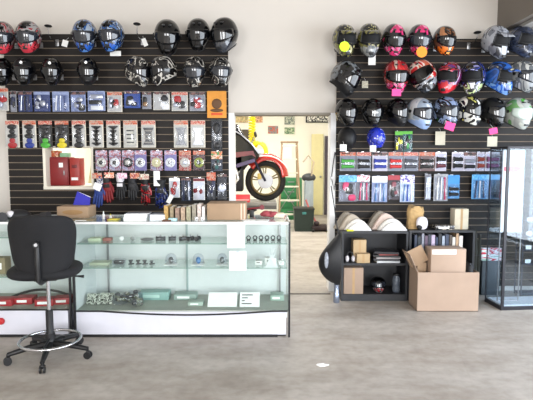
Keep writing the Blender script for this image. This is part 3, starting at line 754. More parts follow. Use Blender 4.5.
pack(395, 131, 402.5, 151.5, mat('green_header', '#58b030', .5), mat('dark_card', '#24262c', .5), 'narrow green header pack with yellow part in the fourth row', None, 'lump', [mat('yellow_part', '#d8d020', .5), M_BLACK], .2)
pack(403, 131, 412, 151.5, mat('green_header', '#58b030', .5), mat('teal_card', '#2c5c58', .5), 'green header pack with teal card in the fourth row', None, 'lump', [M_BLACK, mat('green_part', '#3c9a48', .5)], .15)
g = 'hanging bags and packs in the lowest row, right wall'
BLH = rnd_small(20, ['#4aa0d8', '#80c0e8', '#3080c0']); WH2 = rnd_small(21, ['#e8e8ec', '#d8d8e0', '#c06070']); PUH = rnd_small(22, ['#5a48a0', '#d8d8e8', '#e0e0e8'])
MG = mat('magenta_part', '#d02860', .4); BRB = mat('bright_blue_part', '#3478b0', .35); WC = mat('smoky_card', '#7c7c84', .5, var=.3, scale=40)
low = [(339, 175, 356.5, 201.5, BLH, WC, 'lump', [M_BLACK, MG, M_BLACK], .26, 'blue header bag with coiled black cable, leftmost in the lowest row'),
       (357, 175, 369.5, 201, WH2, WC, 'rods', [MG, GLW], .25, 'white header bag with magenta levers'),
       (372, 176, 387, 202, M_PAPER, CLB, 'rods', [BRB, S], .24, 'white header bag with blue levers'),
       (388, 175, 399.5, 200, mat('dark_red_header', '#a02c38', .5), mat('plum_card', '#3a2c30', .5), 'lump', [M_BLACK, mat('dusk_pink', '#904850', .5)], .2, 'dark red headed black card pack'),
       (400.5, 175, 414, 202, PUH, mat('ice_card', '#c8d4ec', .5, var=.1), 'rods', [BRB, M_BLUE, M_WHITE], .3, 'purple and white header bag with blue pieces'),
       (425, 174, 430.5, 200, None, WC, 'rods', [S, M_WHITE], .05, 'thin clear tube pack left of the white tool packs'),
       (434, 174, 447.5, 201, None, CLG, 'rods', [M_WHITE, S, MG], .05, 'clear pack of three white tools'),
       (448, 175, 459, 198.5, mat('sky_header', '#3c90d8', .5), mat('sky_card', '#5a9cd0', .5), 'grips', [M_BLACK], .38, 'sky blue card with black clips right of the white tools'),
       (472, 174.5, 486.5, 199, BLH, mat('sky_card', '#5a9cd0', .5), 'rods', [DB, M_WHITE], .2, 'sky blue pack with tall clips, just left of the glass case edge'),
       (487, 174.5, 499, 199, mat('pale_sky_header', '#8cc0e8', .5), mat('pale_sky_card', '#90b4d8', .5), 'rods', [CLB, BRB], .2, 'pale blue pack seen through the glass case corner')]
for i, (x0, y0_, x1, y1_, h, c, kd, pc, hf, lab) in enumerate(low):
    pack(x0, y0_, x1, y1_, h, c, lab, g, kd, pc, hf, seed=i + 30)

# ------------------------------------------------------------------ items in the pass-through
a, b_ = at(49, 157, 5.62), at(69.5, 185, 5.62)
zs = HZ0 + .004
r = empty('metal_cabinet', ((a.x + b_.x) / 2, 5.70, zs), 'dark red metal cabinet with white label standing in the wall pass-through', 'cabinet')
W = b_.x - a.x; H = a.z - zs
RM = mat('red_enamel', '#7c1418', .4, var=.1); RM2 = mat('red_enamel_bright', '#9c2820', .4, var=.1)
MB().cbox((0, 0, H / 2), (W, .2, H), bev=.004).build('body', RM, r)
dd = MB().cbox((0, -.105, H / 2), (W * .92, .008, H * .92), bev=.002).build('door', RM, r)
MB().cbox((W * .3, -.113, H * .45), (.012, .012, .05), bev=.003).build('handle', M_STEEL, dd)
MB().cbox((W * .15, -.111, H * .72), (.045, .003, .05)).build('label_plate', M_PAPER, r)
a, b_ = at(70, 158, 5.62), at(80.5, 185, 5.62); W = b_.x - a.x; H = a.z - zs
r = empty('metal_box', ((a.x + b_.x) / 2, 5.68, zs), 'narrow bright red metal box with white sticker beside the dark red cabinet', 'box')
MB().cbox((0, 0, H / 2), (W, .16, H), bev=.004).build('body', RM2, r)
MB().cbox((0, -.082, H * .25), (W * .7, .003, H * .1)).build('sticker', M_PAPER, r)
MB().cbox((0, -.084, H * .7), (W * .5, .01, H * .12), bev=.002).build('latch', mat('dark_red', '#6a1014', .4), r)
a = at(55, 152, 5.66)
single(MB().cbox((0, 0, .0), (.10, .12, .07), bev=.006), 'parts_tin', G_('orange_tin', ['#b85a30', '#a04028', '#c8a070'], 20, 60, coat=.1), (a.x - .01, 5.70, 1.175 + .004 + (at(49, 157, 5.62).z - zs) + .036), 'small orange printed tin on top of the dark red cabinet', 'tin')
single(MB().cbox((0, 0, 0), (.09, .10, .045), bev=.006), 'parts_tin', mat('green_tin', '#8ab890', .5), (a.x + .10, 5.70, zs + (at(49, 157, 5.62).z - zs) + .023), 'small pale green tin beside the orange tin in the pass-through', 'tin')
m = MB()
single(MB().box(-.03, .03, -.002, .002, -.16, .16), 'hanging_paper', mat('yellowed_paper', '#ddd2a0', .8), (-1.96, 5.66, 1.36), 'narrow yellowed paper strip hanging at the right side of the pass-through', 'paper', rot=(0, .18, 0))

# ------------------------------------------------------------------ display counters
M_PALE = mat('case_white_laminate', '#d2d6d6', .5, var=.02)
M_DECK = mat('case_deck', '#989c92', .5, var=.05)
def counter(x0, x1, y0, depth, H, base, label, doors=True, wavy=False, deckm=None):
    r = empty('display_counter', ((x0 + x1) / 2, y0, 0), label, 'display case'); W = x1 - x0; hw = W / 2
    MB().box(-hw + .01, hw - .03, .006, depth, .02, base - .006).build('base_cabinet', mat('white_kick_laminate', '#cdcdd6', .5, var=.02), r)
    MB().box(-hw + .04, hw - .1, .0, .008, .0, .022).build('kick_strip', M_BLACK, r)
    MB().box(-hw + .01, hw - .03, .03, depth, 0, .02).build('plinth', M_BLACK, r)
    MB().box(-hw, hw, .012, depth, base - .006, base + .006).build('deck', deckm or M_DECK, r)
    for s_ in (0, 1):
        xa = -hw + .01 if s_ == 0 else -.04
        xb = .04 if s_ == 0 else hw - .01
        dd = MB().box(xa, xb, depth - .02 - .012 * s_, depth - .012 - .012 * s_, base + .006, H - .03).build('sliding_door', M_PALE, r)
        MB().box(xa if s_ else xb - .02, (xa + .02) if s_ else xb, depth - .026 - .012 * s_, depth - .0205 - .012 * s_, base + .006, H - .03).build('door_edge', mat('grey_door_edge', '#93a3a3', .5), dd)
    for xx in (-hw + .14, hw - .07):
        MB().box(xx - .008, xx + .008, depth - .05, depth - .036, base + .006, H - .03).build('shelf_standard', M_STEEL, r)
    MB().box(-hw + .01, hw - .01, .004, .009, base + .006, H - .018).build('front_glass', M_GLASS, r)
    MB().box(-hw + .004, hw - .004, .01, depth - .004, H - .010, H - .002).build('top_glass', M_GLASS, r)
    for sx in (-1, 1):
        xx = sx * (hw - .006); MB().box(xx - .0025, xx + .0025, .01, depth - .01, base + .006, H - .018).build('end_glass', M_GLASS, r)
    if wavy: MB().box(-hw + .010, -hw + .018, .012, depth - .01, base + .006, H - .018).build('end_panel', M_PALE, r)
    MF = mat('white_case_frame', '#f0f0f0', .35, .0, var=.02)
    f = MB().box(-hw, hw, 0, .012, H - .018, H).box(-hw, hw, depth - .012, depth, H - .03, H)
    f.box(-hw, -hw + .012, 0, depth, H - .018, H).box(hw - .012, hw, 0, depth, H - .018, H); f.build('top_frame', MF, r)
    MB().box(hw - .012, hw + .004, -.004, .012, 0, H - .01).build('corner_post', mat('dark_post', '#141418', .4), r)
    MB().box(-hw - .004, -hw + .014, -.004, .012, 0, H - .018).build('corner_post', mat('dark_post', '#141418', .4), r)
    MB().box(-hw, hw, depth - .012, depth, 0, base).build('back_base', M_PALE, r)
    # black gasket under the glass
    n = 40; pts = []
    for i in range(n + 1):
        x = -hw + .012 + (W - .03) * i / n; dz = 0
        if wavy: dz = -.032 * max(0, math.sin(PI * min(1, max(0, (x + hw * .75) / (W * .8)))))
        pts.append((x, -.003, base + .001 + dz))
    MB().tube(pts, .007, n=6).build('gasket', M_BLACK, r)
    zs_ = []
    return r
CY = 4.065; CD = .52; CH = .969; CB = .222
c1 = counter(-1.600, .193, CY, CD, CH, CB, 'long white framed glass display counter with loose black gasket, centre of the shop', wavy=True)
c2 = counter(-3.35, -1.625, CY, CD, CH, CB + .012, 'white framed glass display counter behind the drafting chair, left edge')
SH = [at(180, 243, CY + .1).z, at(180, 267, CY + .1).z]
for z in SH:
    s_ = MB().box(-.896 + .02, .896 - .02, .06, .40, z - .004, z + .003).build('glass_shelf', M_SHG, c1)
    MB().box(-.896 + .02, .896 - .02, .057, .060, z - .004, z + .003).build('front_edge', mat('glass_edge_green', '#6c8c80', .3), s_)
for z in [at(20, 237, CY + .1).z, at(20, 276, CY + .1).z]:
    s_ = MB().box(-.862 + .02, .862 - .02, .06, .40, z - .004, z + .003).build('glass_shelf', M_SHG, c2)
    MB().box(-.862 + .02, .862 - .02, .057, .060, z - .004, z + .003).build('front_edge', mat('glass_edge_green', '#6c8c80', .3), s_)
ZT, Z1, Z2, ZD = CH - .001, SH[0] + .003, SH[1] + .003, CB + .006
def X(px, Y): return (px - 266.5) / F * Y / 1.0 * 1.0 * (1.0)  # replaced below
def X(px, Y, py=230): return at(px, py, Y).x
def PXM(Y): return Y / F          # metres per pixel

def thing1(mb, name, m, px, Y, z, label, cat, group=None, rz=0.0, py=230, **k):
    return single(mb, name, m, (X(px, Y, py), Y, z), label, cat, group, (0, 0, rz), **k)
# --- top shelf
YS = CY + .2
GM = mat('gunmetal', '#3c4044', .35, .8); DG = mat('dark_grey_part', '#3a3c3e', .5); MGY = mat('mid_grey_part', '#7c8080', .4, .5)
def disc_item(r, h): return MB().lathe([(r, 0), (r, h * .8), (r * .8, h), (.001, h)], n=18)
g = 'small parts on the top glass shelf'
def tilt_disc(px, z, r, m, label, cat, grp):
    o = single(MB().lathe([(r, -.004), (r, .004), (r * .4, .006), (.001, .006)], n=18, M=Matrix.Rotation(PI / 2, 4, 'X')), 'disc_badge', m, (X(px, YS), YS, z + r), label, cat, grp); return o
r_ = thing1(MB().cbox((0, 0, .014), (.11, .1, .028), bev=.003), 'parts_bag', mat('pale_green_bag', '#c8d4b8', .4), 96, YS, Z1, 'pale green flat bag at the left end of the top glass shelf', 'bag')
thing1(MB().cbox((0, 0, .013), (.07, .06, .026), bev=.003), 'small_box', mat('dull_red_box', '#a87068', .5), 107.5, YS, Z1, 'small dull red and white box on the top glass shelf', 'box')
tilt_disc(121.5, Z1, .019, M_WHITE, 'round white badge standing on the top glass shelf', 'badge', None)
tilt_disc(132.5, Z1, .019, MGY, 'round grey badge standing beside the white badge', 'badge', None)
thing1(MB().ell((0, 0, .012), (.06, .05, .012), nv=6), 'chain_coil', MGY, 147, YS, Z1, 'low grey coil of links on the top glass shelf', 'coil')
def clamp_mb(s):
    m = MB(); m.tube([(-.03 * s, 0, .018), (.03 * s, 0, .018)], .018, n=12); m.tube([(-.034 * s, 0, .018), (-.03 * s, 0, .018)], .022, n=12); m.tube([(.03 * s, 0, .018), (.034 * s, 0, .018)], .022, n=12); m.cbox((0, -.01, .034), (.02, .02, .014), bev=.003); return m
cl = [(160.5, 'first'), (172, 'second'), (183, 'third'), (190.5, 'fourth'), (197.5, 'fifth')]
clab = ['dark handlebar clamp left in the middle run of the top shelf', 'dark handlebar clamp, second in the middle run of the top shelf', 'dark handlebar clamp at the centre of the middle run', 'dark handlebar clamp, fourth in the middle run of the top shelf', 'flat dark clamp at the right end of the middle run']
for i, (px, _) in enumerate(cl):
    s_ = [1.15, .9, .9, .8, .75][i]
    r = empty('handlebar_clamp', (X(px, YS), YS, Z1), clab[i], 'clamp', 'dark clamps on the top glass shelf', rz=.3 * i)
    clamp_mb(s_).build('body', GM, r); MB().tube([(0, .0, .03), (0, -.0, .052)], .006, n=8).build('bolt', M_STEEL, r)
rings = [(248.5, 'small dark ring standing just right of the hanging price sheet'), (255, 'small dark ring, second right of the price sheet'), (261, 'small dark ring, third right of the price sheet'), (267, 'small dark ring, fourth right of the price sheet'), (273, 'small dark ring second from the right end of the top shelf'), (279, 'small dark ring at the right end of the top glass shelf')]
ringmb = None
for i, (px, lab) in enumerate(rings):
    r = empty('ring_stand', (X(px, YS), YS, Z1), lab, 'ring', 'small dark rings on the top glass shelf')
    if ringmb is None:
        m = MB().tube([(.016 * math.cos(t * PI / 8), 0, .026 + .016 * math.sin(t * PI / 8)) for t in range(16)], .005, n=6, closed=True); ra = m.build('ring', GM, r)
        rb = MB().cbox((0, 0, .005), (.03, .03, .01), bev=.002).build('foot', M_BLACK, r); ringmb = (ra, rb)
    else:
        for q in ringmb: c_ = q.copy(); COL.objects.link(c_); c_.parent = r
# --- second shelf
bag = mat('clear_bag', '#c8d0d0', .3, alpha=.6)
thing1(MB().cbox((0, 0, .012), (.16, .12, .024), bev=.003), 'parts_bag', mat('olive_clear_bag', '#b4bca4', .4), 100, YS, Z2, 'pale olive flat bag at the left end of the second glass shelf', 'bag')
r = empty('blister_pack', (X(118.5, YS), YS, Z2), 'dark part in a clear pack on the second glass shelf', 'package')
MB().cbox((0, 0, .02), (.085, .06, .03), bev=.008).build('product', DG, r); MB().cbox((0, 0, .022), (.1, .08, .044), bev=.006).build('clear_shell', M_CLEAR, r)
kn = [(130, 'dark knob on the second glass shelf right of the clear pack'), (137.5, 'dark knob second from the clear pack on the second glass shelf'), (144, 'dark knob third from the clear pack on the second glass shelf'), (151, 'low dark knob, last before the clear domes')]
for i, (px, lab) in enumerate(kn):
    r = empty('lever_knob', (X(px, YS), YS, Z2), lab, 'knob', 'dark knobs on the second glass shelf')
    MB().lathe([(.022, 0), (.022, .006), (.010, .01), (.010, .02), (.018, .026), (.018, .036 - .006 * (i == 3)), (.001, .038 - .006 * (i == 3))], n=14).build('knob_body', DG, r)
    MB().cbox((.02, 0, .006), (.02, .012, .008), bev=.002).build('set_screw_lug', GM, r)
DOME = M_CLEAR
for i, (px, w_, lab, cm) in enumerate([(170.5, .05, 'clear dome pack with dark part, tallest on the second glass shelf', DG), (198, .05, 'clear dome pack with blue part on the second glass shelf', BRB), (222, .045, 'grey dome pack half hidden by the hanging price sheet', MGY)]):
    r = empty('dome_pack', (X(px, YS), YS, Z2), lab, 'package', 'dome packs on the second glass shelf')
    MB().ell((0, 0, .035), (.022, .02, .03), nu=12, nv=8).build('product', cm, r); MB().lathe([(w_, 0), (w_, .04), (w_ * .85, .07), (w_ * .5, .09), (.001, .097)], n=18).build('dome', DOME, r)
    MB().cbox((0, 0, .002), (w_ * 2.2, w_ * 2, .004)).build('base_card', M_PAPER, r)
for i, (px, w_, h, lab) in enumerate([(259, .06, .035, 'small white box at the left of the white boxes on the second shelf'), (270.5, .10, .06, 'larger white box with dark print on the second glass shelf'), (281, .045, .03, 'small white box at the right end of the second glass shelf')]):
    r = empty('small_box', (X(px, YS), YS, Z2), lab, 'box', 'white boxes on the second glass shelf', rz=.1 * (i - 1))
    MB().cbox((0, 0, h / 2), (w_, .07, h), bev=.002).build('carton', M_PAPER, r); MB().box(-w_ * .3, w_ * .2, -.0365, -.0352, h * .5, h * .7).build('print', DG, r)
thing1(MB().cbox((0, 0, .002), (.42, .12, .004)), 'price_strip', M_PAPER, 264, YS - .02, Z2 - .0, 'flat white sheet lying under the white boxes on the second shelf', 'paper') if False else None
# hanging price sheets inside the front glass
for (a0, b0, a1, b1, lab) in [(227, 223.5, 245, 248, 'upper white price sheet taped inside the counter glass'), (229, 251, 246.5, 270.5, 'lower white price sheet taped inside the counter glass')]:
    p, q = at(a0, b0, CY + .02), at(a1, b1, CY + .02)
    r = empty('price_sheet', ((p.x + q.x) / 2, CY + .02, q.z), lab, 'paper sheet'); w_, h_ = (q.x - p.x), p.z - q.z
    MB().box(-w_ / 2, w_ / 2, -.001, .001, 0, h_).build('sheet', mat('bright_paper', '#fafafa', .7, var=.01), r)
    MB().box(-w_ * .4, w_ * .4, -.0022, -.0012, h_ * .16, h_ * .19).box(-w_ * .4, w_ * .35, -.0022, -.0012, h_ * .1, h_ * .125).build('printed_lines', mat('faint_red_print', '#e0b0a8', .7), r)
    MB().cbox((0, -.0018, h_ - .008), (.03, .001, .012)).build('tape', M_CLEAR, r)
# clear star shaped bag at right
r = empty('parts_bag', (X(272, CY + .06), CY + .06, Z2), 'crumpled clear plastic bag at the right end of the second shelf', 'bag')
MB().prism([(-.06, .0), (.055, 0), (.02, .08), (.03, .16), (-.0, .10), (-.015, .17), (-.02, .08)], -.01, .01).build('film', mat('shiny_film', '#e8eef0', .15, alpha=.55), r)
r['label'] = 'crumpled clear plastic bag standing at the right end of the second glass shelf'
# --- bottom deck
def checker_glove(px, Y, label, lean):
    m = G_('white_black_check', ['#c8c8bc', '#2c3028', '#b8bcb0', '#40483c'], 26, 70, coat=0, rough=.6)
    r = empty('boxed_gear', (X(px, Y, 300), Y, ZD), label, 'pad', 'patterned pads on the counter deck', rz=lean)
    MB().box(-.06, .06, -.01, .02, 0, .10, bev=.008, M=Matrix.Rotation(-.5, 4, 'X')).build('pad', m, r)
    MB().box(-.03, .03, .0, .02, 0, .06, M=Matrix.Translation((0, .05, 0))).build('prop_foot', M_BLACK, r)
checker_glove(93, CY + .16, 'white and dark checked pad leaning at the left end of the counter deck', .1)
checker_glove(105.5, CY + .18, 'second checked pad leaning beside the leftmost one on the deck', -.1)
LM = G_('mixed_junk_bag', ['#5c6054', '#84886c', '#30342c', '#a0a498', '#7a4c40'], 30, 71, coat=0)
for i, (px, yy, w_, lab) in enumerate([(120, .18, .07, 'clear bag of mixed dark hardware on the counter deck'), (132.5, .24, .085, 'tall clear bag of dark and silver fittings on the deck'), (138, .12, .05, 'small bag with an orange tipped part on the deck')]):
    r = empty('hardware_bag', (X(px, CY + yy, 300), CY + yy, ZD), lab, 'bag', 'hardware bags on the counter deck', rz=.4 * i)
    m = MB(); rn = random.Random(i)
    for k in range(9): m.ell((rn.uniform(-.7, .7) * w_, rn.uniform(-.3, .3) * w_, .02 + rn.random() * w_ * .9), (.022, .02, .018), k % 2, 9, 6, .8)
    m.build('fittings', [LM, DG], r); MB().ell((0, 0, w_ * .62), (w_ * 1.05, w_ * .6, w_ * .62), nu=14, nv=8, e=.8).build('film', M_CLEAR, r)
TEAL = mat('teal_box', '#7ca09a', .5, var=.05)
def flatbox(px, Y, w_, d_, h_, m, label, z=ZD, rz=0, printm=None, name='flat_box', grp=None):
    r = empty(name, (X(px, Y, 300), Y, z), label, 'box', grp, rz=rz)
    MB().cbox((0, 0, h_ / 2), (w_, d_, h_), bev=.002).build('carton', m, r)
    MB().box(-w_ * .35, w_ * .2, -d_ / 2 - .001, -d_ / 2 + .0001, h_ * .3, h_ * .7).build('print', printm or M_PAPER, r)
flatbox(155, CY + .36, .27, .12, .07, TEAL, 'teal box with white stripe at the back of the counter deck', printm=mat('pale_teal', '#a8c8c0', .5))
flatbox(186, CY + .36, .20, .12, .05, mat('grey_green_box', '#8ca098', .5), 'grey green low box on the deck behind the white papers')
flatbox(196, CY + .18, .13, .1, .03, mat('sage_box', '#a0b0a4', .5), 'sage low box on the deck left of the white papers')
flatbox(277, CY + .34, .12, .12, .05, mat('sage_box2', '#93a89c', .5), 'sage box at the right end of the counter deck')
def booklet(px, Y, w_, h_, label, printed):
    r = empty('booklet', (X(px, Y, 300), Y, ZD), label, 'booklet'); r.rotation_euler = (-.9, 0, 0)
    MB().box(-w_ / 2, w_ / 2, -.002, .002, 0, h_).build('cover', M_PAPER, r)
    if printed:
        m = MB()
        for i, (xa, xb) in enumerate([(-.4, .15), (-.4, -.1), (-.4, -.25), (-.4, .1)]): m.box(w_ * xa, w_ * xb, -.0035, -.0022, h_ * (.78 - .2 * i), h_ * (.84 - .2 * i))
        m.build('print', DG, r)
    MB().box(-w_ * .3, w_ * .3, .004, .03, 0, .02).build('stand_foot', M_CLEAR, r)
booklet(222, CY + .10, .25, .15, 'blank white sheet propped on the counter deck', False)
booklet(249.5, CY + .10, .17, .15, 'white leaflet with dark printed lines propped on the counter deck', True)
# left counter contents
Zc = CB + .018
for i, (px, lab) in enumerate([(6, 'red box with white label at the left end of the left counter deck'), (26, 'red box with white label next to the leftmost red box'), (46, 'red box on the left counter deck behind the chair column'), (64, 'red box at the right end of the left counter deck')]):
    flatbox(px, CY + .14 + .05 * (i % 2), .15, .12, .055, mat('crimson_box', '#a02028', .5), lab, z=Zc, rz=.05 * i, grp='red boxes on the left counter deck')
thing1(MB().tube([(-.30 + .6 * t / 16, 0, .012 + .075 * math.sin(PI * t / 16)) for t in range(17)], .011, n=8), 'cable_loop', M_BLACK, 43, CY + .3, Zc - .002, 'black cable arching over the red boxes in the left counter', 'cable', py=295)
zl = at(20, 276, CY + .1).z + .003
flatbox(4, CY + .2, .10, .1, .14, mat('tan_box', '#8a7c60', .6), 'tan upright box in the left counter at the photo edge', z=zl)
flatbox(-8, CY + .2, .09, .1, .10, mat('dark_olive_box', '#5c5848', .6), 'dark olive box in the left counter, cut by the photo edge', z=zl)

# --- on top of the counters
YT = CY + .25
def T(px, Y=YT): return X(px, Y, 215)
r = empty('shoe_box', (T(77, CY + .38), CY + .38, ZT), 'tan cardboard box with darker oval hand hole behind the chair', 'box')
w_ = 31 * PXM(CY + .38); MB().cbox((0, 0, .05), (w_, .2, .10), bev=.004).build('carton', M_CARD, r)
MB().ell((0, -.101, .05), (w_ * .33, .002, .022)).build('hand_hole', mat('cardboard_dark', '#9a7850', .8), r)
r = empty('folder', (T(82, CY + .42), CY + .42, ZT + .1), 'bright blue folder leaning on the tan box on the counter', 'folder', rz=-.1)
MB().prism([(-.08, 0), (.075, 0), (.075, .07), (-.05, .125)], -.004, .004, M=Matrix.Rotation(-.25, 4, 'X')).build('cover', mat('royal_blue_folder', '#2c2ca8', .4), r)
MB().prism([(-.07, .002), (.072, .002), (.072, .076), (-.045, .122)], -.0012, .0012, M=Matrix.Translation((0, .008, 0)) @ Matrix.Rotation(-.25, 4, 'X')).build('pages', M_PAPER, r)
flatbox(87, CY + .12, .17, .10, .012, mat('brown_tray', '#8a7c60', .5), 'low tan tray at the left end of the counter top', z=ZT)
for px, h, lab in [(103.5, .07, 'small white tube standing on the counter top'), (110.5, .045, 'shorter white capped bottle beside the white tube')]:
    r = empty('glue_bottle', (T(px, CY + .2), CY + .2, ZT), lab, 'bottle')
    MB().lathe([(.010, 0), (.011, .004), (.011, h * .6), (.005, h * .72), (.005, h * .8)], n=12).build('bottle_body', M_WHITE, r); MB().lathe([(.006, h * .8), (.003, h), (.001, h)], n=10).build('cap', M_WHITE if h > .05 else mat('yellow_part', '#d8d020', .5), r)
thing1(MB().cbox((0, 0, .005), (.09, .08, .01), bev=.002), 'note_pad', mat('yellow_pad', '#d8cc50', .6), 114, CY + .15, ZT, 'yellow note pad lying on the counter top', 'note pad', py=218)
thing1(MB().cbox((0, 0, .005), (.14, .08, .01), bev=.002), 'leaflet_stack', mat('dull_leaflet', '#a8a494', .6), 95, CY + .2, ZT, 'dull grey leaflets lying left of the white tube', 'leaflets', py=218) if False else None
# stack of books
zb = ZT
for i, (w_, h_, m, lab, px) in enumerate([(.19, .035, M_PAPER, 'thick white book at the bottom left of the counter stack', 137), (.19, .022, M_PAPER, 'white book in the middle of the counter stack', 137.5), (.20, .008, mat('grey_cover', '#5c6068', .5), 'grey covered booklet on top of the white books', 139)]):
    r = empty('book', (T(px, CY + .14), CY + .14, zb), lab, 'book', 'white books stacked on the counter', rz=.03 * i)
    MB().box(-w_ / 2 + .004, w_ / 2 - .004, -.065, .065, .0015, h_ - .0015).build('pages', M_PAPER, r); MB().box(-w_ / 2, w_ / 2, -.07, .07, 0, .0015).box(-w_ / 2, w_ / 2, -.07, .07, h_ - .0015, h_).box(-w_ / 2, -w_ / 2 + .002, -.07, .07, 0, h_).build('cover', m, r); zb += h_
zb = ZT
for i, (h_, m, lab) in enumerate([(.03, mat('ice_blue_book', '#b4c4d4', .5), 'ice blue book at the bottom of the small stack'), (.022, mat('slate_book', '#8890a0', .5), 'slate coloured book on top of the ice blue book')]):
    r = empty('book', (T(159, CY + .16), CY + .16, zb), lab, 'book', 'blue grey books stacked on the counter', rz=-.04 * i)
    MB().box(-.06, .06, -.065, .065, .0015, h_ - .0015).build('pages', M_PAPER, r); MB().box(-.064, .064, -.07, .07, 0, .0015).box(-.064, .064, -.07, .07, h_ - .0015, h_).box(-.064, -.062, -.07, .07, 0, h_).build('cover', m, r); zb += h_
# standing catalogues
cats = [(168, .035, .125, '#b08c4c', 'gold picture catalogue standing first in the counter row'), (173.5, .03, .115, '#8c7c60', 'khaki catalogue standing next to the gold one'),
        (179, .035, .105, '#8a7060', 'brown catalogue in the standing row'), (184.5, .035, .11, '#a89078', 'tan catalogue in the standing row'), (190, .035, .115, '#9a9478', 'olive grey catalogue in the standing row'),
        (195.5, .035, .13, '#8c8474', 'taller grey brown catalogue in the standing row'), (200.5, .03, .135, '#c8b8b0', 'pale pink catalogue next to the cardboard box'), (204.5, .02, .115, '#e0dcd8', 'white catalogue leaning by the cardboard box')]
for i, (px, w_, h_, c, lab) in enumerate(cats):
    r = empty('catalogue', (T(px, CY + .2), CY + .2, ZT), lab, 'catalogue', 'catalogues standing in a row on the counter')
    MB().box(-w_ / 2 + .002, w_ / 2 - .002, -.075, .08, .002, h_ - .003).build('pages', M_PAPER, r)
    MB().box(-w_ / 2, -w_ / 2 + .002, -.08, .08, 0, h_).box(w_ / 2 - .002, w_ / 2, -.08, .08, 0, h_).box(-w_ / 2, w_ / 2, -.082, -.08, 0, h_).build('cover', mat('catalogue_' + c[1:], c, .5, var=.3, scale=50), r)
for px, lab in [(196.5, 'small black and white price block in front of the catalogues'), (202.5, 'second small price block beside the cardboard box')]:
    thing1(MB().cbox((0, 0, .018), (.026, .02, .036), bev=.002), 'price_block', G_('bw_block', ['#f0f0f0', '#202020', '#f0f0f0'], 60, 75), px, CY + .07, ZT, lab, 'sign')
thing1(MB().cbox((0, 0, .006), (.07, .06, .012), bev=.003), 'wallet', mat('brown_leather', '#5c3c28', .6), 167, CY + .06, ZT, 'brown flat pouch lying in front of the gold catalogue', 'pouch')
thing1(MB().cbox((0, 0, .012), (.07, .05, .024), bev=.003), 'small_box', mat('aqua_box', '#a8ccd0', .5), 173, CY + .09, ZT, 'small aqua box in front of the khaki catalogue', 'box')
# cardboard box lying on the counter
p, q = at(207, 203.5, CY + .14), at(246, 220, CY + .14)
r = empty('cardboard_box', ((p.x + q.x) / 2, CY + .27, ZT), 'long plain cardboard box lying on the counter top by the jamb', 'box')
w_ = q.x - p.x; h_ = p.z - ZT
MB().cbox((0, 0, h_ / 2), (w_, .26, h_), bev=.003).build('carton', M_CARD, r)
MB().box(w_ * .36, w_ * .40, -.1315, -.1305, 0, h_).box(w_ * .44, w_ * .48, -.1315, -.1305, 0, h_).build('packing_tape', mat('pinkish_tape', '#d8b8a4', .5), r)
# papers and red tools
for i, (px, w_, rz, lab) in enumerate([(250, .12, .2, 'loose white paper at the right of the cardboard box'), (262, .11, -.15, 'second loose white paper near the counter corner')]):
    thing1(MB().cbox((0, 0, .003), (w_, .1, .006)), 'paper_sheets', M_PAPER, px, CY + .09, ZT + .006 * 0, lab, 'paper', 'loose papers on the counter', rz, py=218)
r = empty('red_hammer', (T(254, CY + .35), CY + .35, ZT + .0), 'dark red handled mallet lying at the back of the counter', 'mallet')
MB().tube([(-.09, 0, .07), (.06, 0, .085)], .008, n=8).build('handle', mat('dark_red_handle', '#7a1c28', .5), r); MB().tube([(.07, -.02, .088), (.07, .02, .088)], .022, n=12).build('mallet_head', mat('maroon_head', '#701824', .5), r)
MB().cbox((-.02, 0, .03), (.04, .05, .06), bev=.003).build('rest_block', M_BLACK, r)
r = empty('shop_rag', (X(270, CY + .32, 215), CY + .32, ZT), 'crumpled dusty red rag near the right end of the counter', 'rag')
m = MB(); rn = random.Random(3)
for k in range(7): m.ell((rn.uniform(-.05, .05), rn.uniform(-.04, .04), .02 + rn.random() * .02), (.04, .035, .022), 0, 10, 7)
m.build('cloth', mat('dusty_red_cloth', '#a04850', .9, var=.15, scale=30), r)
r['label'] = 'crumpled dusty red rag near the right end of the counter'
thing1(MB().cbox((0, 0, .02), (.09, .08, .04), bev=.006), 'folded_cloth', mat('cream_cloth', '#d8d0b8', .9), 279, CY + .33, ZT, 'folded cream cloth at the right end of the counter', 'cloth', py=217)
# gloves / cap on left counter
r = empty('cloth_hat', (X(18, CY + .25, 215), CY + .25, ZT), 'black cap with a white front patch lying on the left counter', 'cap')
m = MB().ell((0, 0, .03), (.11, .09, .05), nu=16, nv=9); m.ell((.08, -.05, .012), (.12, .07, .012)); m.build('fabric', GLB, r); MB().ell((-.03, -.07, .045), (.035, .03, .03)).build('patch', GLW, r)
for i, (px, lab) in enumerate([(3, 'black glove lying on the left counter at the photo edge'), (38, 'black glove lying flat on the left counter right of the cap')]):
    r = empty('riding_glove', (X(px, CY + .2, 215), CY + .2, ZT), lab, 'glove', 'gloves lying on the left counter', rz=.4 + i)
    m = MB().ell((0, 0, .022), (.055, .05, .022), e=.8)
    for k in range(4): m.tube([(-.035 + .023 * k, .03, .02), (-.04 + .026 * k, .08, .022), (-.04 + .027 * k, .11, .014)], [.012, .012, .008], n=7)
    m.tube([(.05, 0, .02), (.075, .03, .02), (.08, .05, .015)], [.013, .012, .008], n=7); m.build('hand', GLB, r); MB().tube([(0, -.03, .022), (0, -.10, .025)], [.035, .045], n=12).build('cuff', GLD, r)
# red knob on the left counter base
single(MB().lathe([(.028, 0), (.03, .01), (.022, .03), (.001, .034)], n=14, M=Matrix.Rotation(PI / 2, 4, 'X')), 'red_lock', M_RED, at(1.5, 321, CY), 'round red lock on the left counter kick panel', 'lock')

